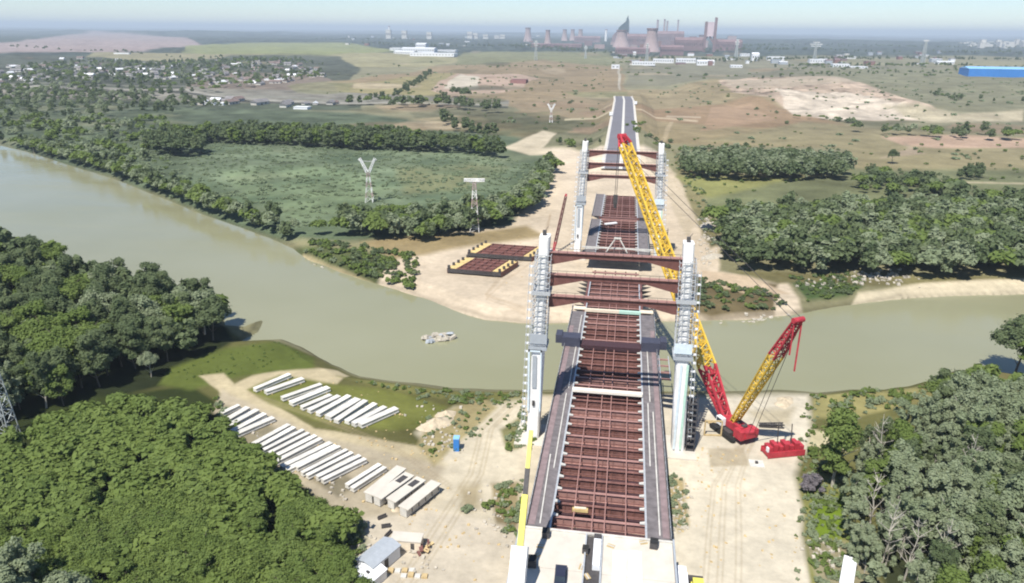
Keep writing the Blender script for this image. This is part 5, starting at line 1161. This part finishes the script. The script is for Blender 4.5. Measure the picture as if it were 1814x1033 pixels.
mast(1037, 104, 81, 'H', 'short pale pylon at the far field edge left of the road', 6)
mast(1303, 106, 70, 'H', 'wide pale pylon right of the twin tower works', 8, thick=1.5)
mast(1442, 108, 74, 'H', 'pylon with broad pale crossarms above the white sheds', 22)
mast(1633, 116, 72, 'T', 'tall pale pylon left of the long blue hall', 9, thick=1.3)
mast(1145, 112, 76, 'H', 'pale pylon in front of the steel works', 6)
mast(868, 268, 246, 'H', 'short pole pylon beside the end of the dark wood', 3)

# ------------------------------------------------------------------ steel works and far buildings
def at(px, py): x, y, z = G(px, py); return x, y, z, mpp(x, y, z)
def tower(px, py_base, py_top, wpx, label, name='cooling_tower', broken=False):
    x, y, z, m_ = at(px, py_base); H_ = htop(x, y, py_top)-z; R_ = wpx*m_/2; t = empty(name, (x, y, z), 0, label, 'cooling tower', 'cooling towers of the steel works')
    b_ = MB(); b_.lathe([(R_*(1-.46*math.sin(min(1, f*1.18)*math.pi/2)), H_*f) for f in np.linspace(0, 1, 12)], n=28); b_.build('shell', M['twr'], t, smooth=True)
    b_ = MB(); r1 = R_*.565; b_.lathe([(r1, H_*.93), (r1*1.06, H_*.935), (r1*1.06, H_), (r1*.9, H_), (r1*.88, H_*.8), (0, H_*.8)], n=28); b_.build('rim_band', M['ind'], t)
    return t
tower(1100, 84, 53, 32, 'broad cooling tower in front of the dark spire')
tower(1153, 92, 50, 33, 'tallest cooling tower, right of the dark spire')
tower(935, 74, 49, 17, 'narrow cooling tower at the left end of the row')
tower(970, 80, 53, 14, 'second narrow cooling tower from the left')
for i, (px, w_) in enumerate(((1000, 13), (1014, 12), (1028, 13))): tower(px, 72, 52, w_, 'small dark cooling tower in the cluster left of the spire')
tower(1243, 84, 62, 22, 'squat cooling tower below the twin red towers')
def stack(px, py_base, py_top, wpx, label, m2='twr'):
    x, y, z, m_ = at(px, py_base); H_ = htop(x, y, py_top)-z; R_ = wpx*m_/2; t = empty('chimney', (x, y, z), 0, label, 'chimney', 'chimneys of the steel works')
    b_ = MB(); b_.cyl((0,0,0), (0,0,H_*.93), R_*1.15, R_, n=16); b_.build('shaft', M[m2], t); b_ = MB(); b_.cyl((0,0,H_*.93), (0,0,H_), R_*1.08, n=16); b_.build('band', M['ind'], t)
stack(1163, 72, 35, 3.6, 'first chimney just right of the tallest cooling tower')
stack(1175, 72, 34, 3.2, 'left one of the close chimney pair in the middle of the works')
stack(1180, 72, 37, 3.0, 'right one of the close chimney pair in the middle of the works')
stack(1199, 72, 35, 2.6, 'slender dark chimney between the pair and the twin towers')
stack(1073, 74, 52, 4, 'white silo column left of the dark spire', 'white')
stack(690, 66, 46, 3, 'faint chimney far left of the works', 'white')
x, y, z, m_ = at(1103, 76); t = empty('blast_furnace', (x, y, z), 0, 'dark teal blast furnace with pointed spire and sloping side', 'furnace'); Hs = htop(x, y, 30)-z
b_ = MB(); b_.xprism([(-20*m_, 0), (10*m_, 0), (10*m_, Hs*.62), (6.5*m_, Hs*.80), (3*m_, Hs*.72), (-8*m_, Hs*.52), (-18*m_, Hs*.28)], -12*m_, 12*m_, axis='y'); b_.build('furnace_house', M['ind'], t)
b_ = MB(); b_.xprism([(-10*m_, Hs*.45), (9.5*m_, Hs*.45), (9.5*m_, Hs*.8), (7.5*m_, Hs), (5.8*m_, Hs), (3.4*m_, Hs*.82), (-8*m_, Hs*.6)], -13*m_, -12.01*m_, axis='y'); b_.build('furnace_top', M['ind2'], t)
b_ = MB(); b_.cyl((7*m_, -9*m_, Hs*.8), (7*m_, -9*m_, Hs*1.05), 1.2*m_, .6*m_); b_.build('spire', M['ind2'], t)
x, y, z, m_ = at(1255, 92); t = empty('twin_tower_plant', (x, y, z), 0, 'pair of tall dark red towers joined by a pale panel', 'tower plant'); Ht = htop(x, y, 31)-z
for (px, f, nm) in ((-8, .88, 'left_tower'), (8.5, 1.0, 'right_tower')): b_ = MB(); b_.box((px*m_, 0, Ht*f/2), (4.2*m_, 5*m_, Ht*f)); b_.build('tower_shaft', M['ind'], t)
b_ = MB(); b_.box((0, 0, Ht*.66), (11.5*m_, 3*m_, Ht*.42)); b_.build('pale_panel', M['pinkpanel'] if 'pinkpanel' in M else mat('pale_pink_cladding', (.62, .5, .52), .8, var=.15, scale=.05), t)
for a, c in (((-4, .45), (-30, 0)), ((6, .45), (28, .02)), ((-2, .5), (14, .06))): b_ = MB(); b_.bar((a[0]*m_, 4, Ht*a[1]), (c[0]*m_, 4, Ht*c[1]+4), 3.2*m_, 3.2*m_); b_.build('conveyor_bridge', M['ind'], t)
def hall(px, py, wpx, py_top, label, wall='ind', roof='ind', dep=30, name='factory_hall', cat='hall', group=None, gable=True, rz=0, win=True):
    x, y, z, m_ = at(px, py); H_ = max(3, htop(x, y, py_top)-z); W_ = wpx*m_; t = empty(name, (x, y, z-.5), rz, label, cat, group)
    b_ = MB(); b_.b2(-W_/2, W_/2, 0, dep, 0, H_*.8); b_.build('wall', M[wall], t)
    b_ = MB(); h = H_*.2
    b_.xprism([(-.5, H_*.8), (dep*.5, H_*.8+h), (dep+.5, H_*.8)], -W_/2-.4, W_/2+.4) if gable else b_.b2(-W_/2-.3, W_/2+.3, -.3, dep+.3, H_*.8, H_*.86)
    b_.build('roof', M[roof], t)
    if win:
        n = max(2, int(W_/7)); b_ = MB(); b_.box((0, 0, 0), (W_/n*.5, .3, H_*.2)); wme_ = b_.mesh('window', M['glass'])
        for k in range(min(n, 14)): link('window', wme_, t, (-W_/2+W_*(k+.5)/min(n, 14), -.1, H_*.48))
    return t
g_ = 'brown halls of the steel works'
for (px, py, w_, tp, lb) in ((1040, 76, 46, 64, 'long brown hall left of the dark spire'), (1130, 82, 40, 60, 'brown works hall between the two big cooling towers'), (1185, 80, 50, 55, 'big brown works hall below the chimneys'), (1220, 90, 50, 66, 'low brown works hall left of the twin towers'), (1290, 90, 46, 70, 'brown works hall right of the twin towers'), (985, 84, 90, 77, 'very long low dark hall in front of the small cooling towers'), (1120, 96, 60, 84, 'purple brown hall in front of the broad cooling tower'), (1190, 98, 40, 80, 'brown hall in the middle of the works, front row')):
    hall(px, py, w_, tp, lb, dep=60, group=g_)
for (px, py, w_, tp, lb) in ((1205, 80, 24, 76, 'pale arched hall in the middle of the works'), (1250, 116, 30, 106, 'white shed right of the mast before the works'), (1305, 120, 20, 115, 'small white shed right of the larger white shed'), (1375, 108, 30, 99, 'white flat roofed hall with dark windows'), (1338, 108, 12, 93, 'pale building with rounded white top'), (1490, 121, 28, 112, 'white hall under the dark row at the field edge'), (1520, 122, 32, 117, 'low white hall beside the previous field edge hall'), (1675, 114, 28, 108, 'white roofed hall left of the long blue hall'), (1175, 112, 36, 103, 'pale grey works building before the tallest cooling tower'), (1140, 116, 40, 108, 'pale row of sheds left of the front works building'), (1215, 112, 34, 102, 'pale grey yard building right of the front works building'), (1090, 122, 14, 114, 'white cabin by the end of the far road'), (1500, 104, 30, 99, 'pale office block behind the white hall'), (1320, 100, 16, 94, 'pale block behind the white sheds'), (1450, 112, 30, 104, 'white buildings under the crossarm pylon')):
    hall(px, py, w_, tp, lb, 'whitemetal', 'whitemetal' if px != 1205 else 'greymetal', dep=30, name='white_hall', gable=px in (1250, 1305, 1675, 1338))
hall(1790, 137, 140, 119, 'long bright blue hall at the right picture border', 'blue', 'lblue', dep=50, name='blue_hall', win=False)
for i, (px, py, w_, tp) in enumerate(((740, 93, 60, 84), (765, 100, 80, 93), (715, 97, 36, 90), (790, 92, 34, 88), (745, 86, 18, 76), (700, 90, 20, 84))): hall(px, py, w_, tp, 'white low hall in the pale factory group left of the cooling towers', 'whitemetal', 'whitemetal', dep=60, name='white_hall', group='pale factory group left of the cooling towers', gable=i % 2 == 0)
for i, (px, tp) in enumerate(((688, 50), (716, 52), (760, 55), (832, 54), (842, 57), (880, 62), (890, 60), (860, 60))): hall(px, 69, 9, tp, 'faint pale tower block on the skyline left of the works', 'conc', 'conc', dep=30, name='tower_block', cat='tower block', group='tower blocks on the left skyline', gable=False)
for i in range(26):
    px = 1735+random.random()*110; py = 78+random.random()*8; hall(px, py, random.uniform(4, 10), py-random.uniform(5, 12), 'hazy pale tower block in the distant town at the right', 'conc', 'conc', dep=40, name='tower_block', cat='tower block', group='tower blocks of the distant right town', gable=False, win=False)
for i in range(12):
    px = 1700+random.random()*60; py = 76+random.random()*6; hall(px, py, random.uniform(6, 12), py-3, 'low pale building at the left edge of the distant town', 'conc', 'conc', dep=40, name='town_building', cat='building', group='low buildings beside the distant town', gable=False, win=False)
gp = random.Random(3)
for i in range(64):
    if i < 44: px, py = gp.uniform(1085, 1720), gp.uniform(92, 119)
    else: px, py = gp.uniform(600, 1000), gp.uniform(64, 84)
    w_ = gp.uniform(5, 20)*(py-40)/75; hall(px, py, w_, py-gp.uniform(3, 9)*(py-40)/75, 'small hazy building among trees near the steel works', gp.choice(('conc','whitemetal','ind','brick','greymetal')), gp.choice(('roofg','whitemetal','greymetal','ind')), dep=24, name='industrial_building', cat='building', group='small buildings round the steel works', gable=gp.random() < .5, win=False)
for i in range(22):
    px, py = gp.uniform(1035, 1310), gp.uniform(70, 88); hh = gp.uniform(5, 19)*(1 if i % 3 else 1.25); hall(px, py, gp.uniform(5, 22), py-hh, 'hazy brown block crowding the steel works skyline', gp.choice(('ind','brick','ind','twr')), gp.choice(('ind','roofg')), dep=40, name='works_block', cat='building', group='blocks of the steel works', gable=False, win=False)
# village houses
hm = []
for k, (wl, rf) in enumerate((('wallw', 'roofg'), ('wallw', 'roofr'), ('conc', 'roofg'), ('wallw', 'whitemetal'), ('conc', 'roofg'))):
    b_ = MB(); b_.b2(-6, 6, -4, 4, 0, 3.4, 0); b_.xprism([(-4.6, 3.4), (0, 6.2), (4.6, 3.4)], -6.4, 6.4, 1); b_.b2(-1.5, -.5, -4.06, -4.01, 0, 2.2, 2); b_.b2(2, 3.4, -4.06, -4.01, 1.2, 2.4, 2); hm.append(b_.mesh('house', [M[wl], M[rf], M['glass']]))
def village(poly, n, lb, grp):
    P_ = [G(a, c)[:2] for a, c in poly]; c_ = 0
    xs = [p[0] for p in poly]; ys = [p[1] for p in poly]
    while c_ < n:
        px, py = random.uniform(min(xs), max(xs)), random.uniform(min(ys), max(ys))
        if not inpoly(px, py, poly): continue
        x, y, z = G(px, py); s = random.uniform(.7, 1.25); o = link('house', random.choice(hm), None, (x, y, z-.4), (0, 0, random.choice((0, 1.57))+random.uniform(-.3, .3)), (s*random.uniform(1, 1.6), s, s)); tag(o, lb, 'house', grp); c_ += 1
village([(70,118),(110,104),(180,100),(190,118),(330,112),(320,128),(250,140),(150,140),(60,150),(0,150),(0,118)], 80, 'small pale house in the tree filled village at the left', 'houses of the left village')
village([(225,120),(300,108),(420,104),(560,118),(580,135),(540,148),(420,152),(340,148),(230,135)], 120, 'small pale house in the village below the yellow green field', 'houses of the right village')
village([(340,176),(420,178),(520,184),(600,184),(600,190),(480,190),(340,184)], 14, 'low pale house by the long embankment behind the dark wood', 'houses by the embankment')
for (px, py, w_, tp, lb) in ((375, 186, 44, 181, 'long white shed at the left of the dark wood'), (532, 194, 26, 188, 'bright white shed above the dark wood'), (480, 143, 26, 139, 'long pale shed in the middle of the right village'), (215, 96, 30, 93, 'white farm building above the left village'), (208, 108, 8, 103, 'tiny white building above the left village'), (498, 142, 20, 138, 'white roof right of the long pale village shed')):
    hall(px, py, w_, tp, lb, 'whitemetal', 'whitemetal', dep=12, name='white_shed', cat='shed', win=False, gable=False)
x, y, z = G(920, 146); b_ = MB(); b_.xprism([(-20, -1), (20, -1), (14, 5), (-14, 5)], -14, 14); tag(b_.build('spoil_heap', M['rust2'], None, (x, y, z)), 'dark brown spoil heap on the pale patch in the field', 'spoil heap')
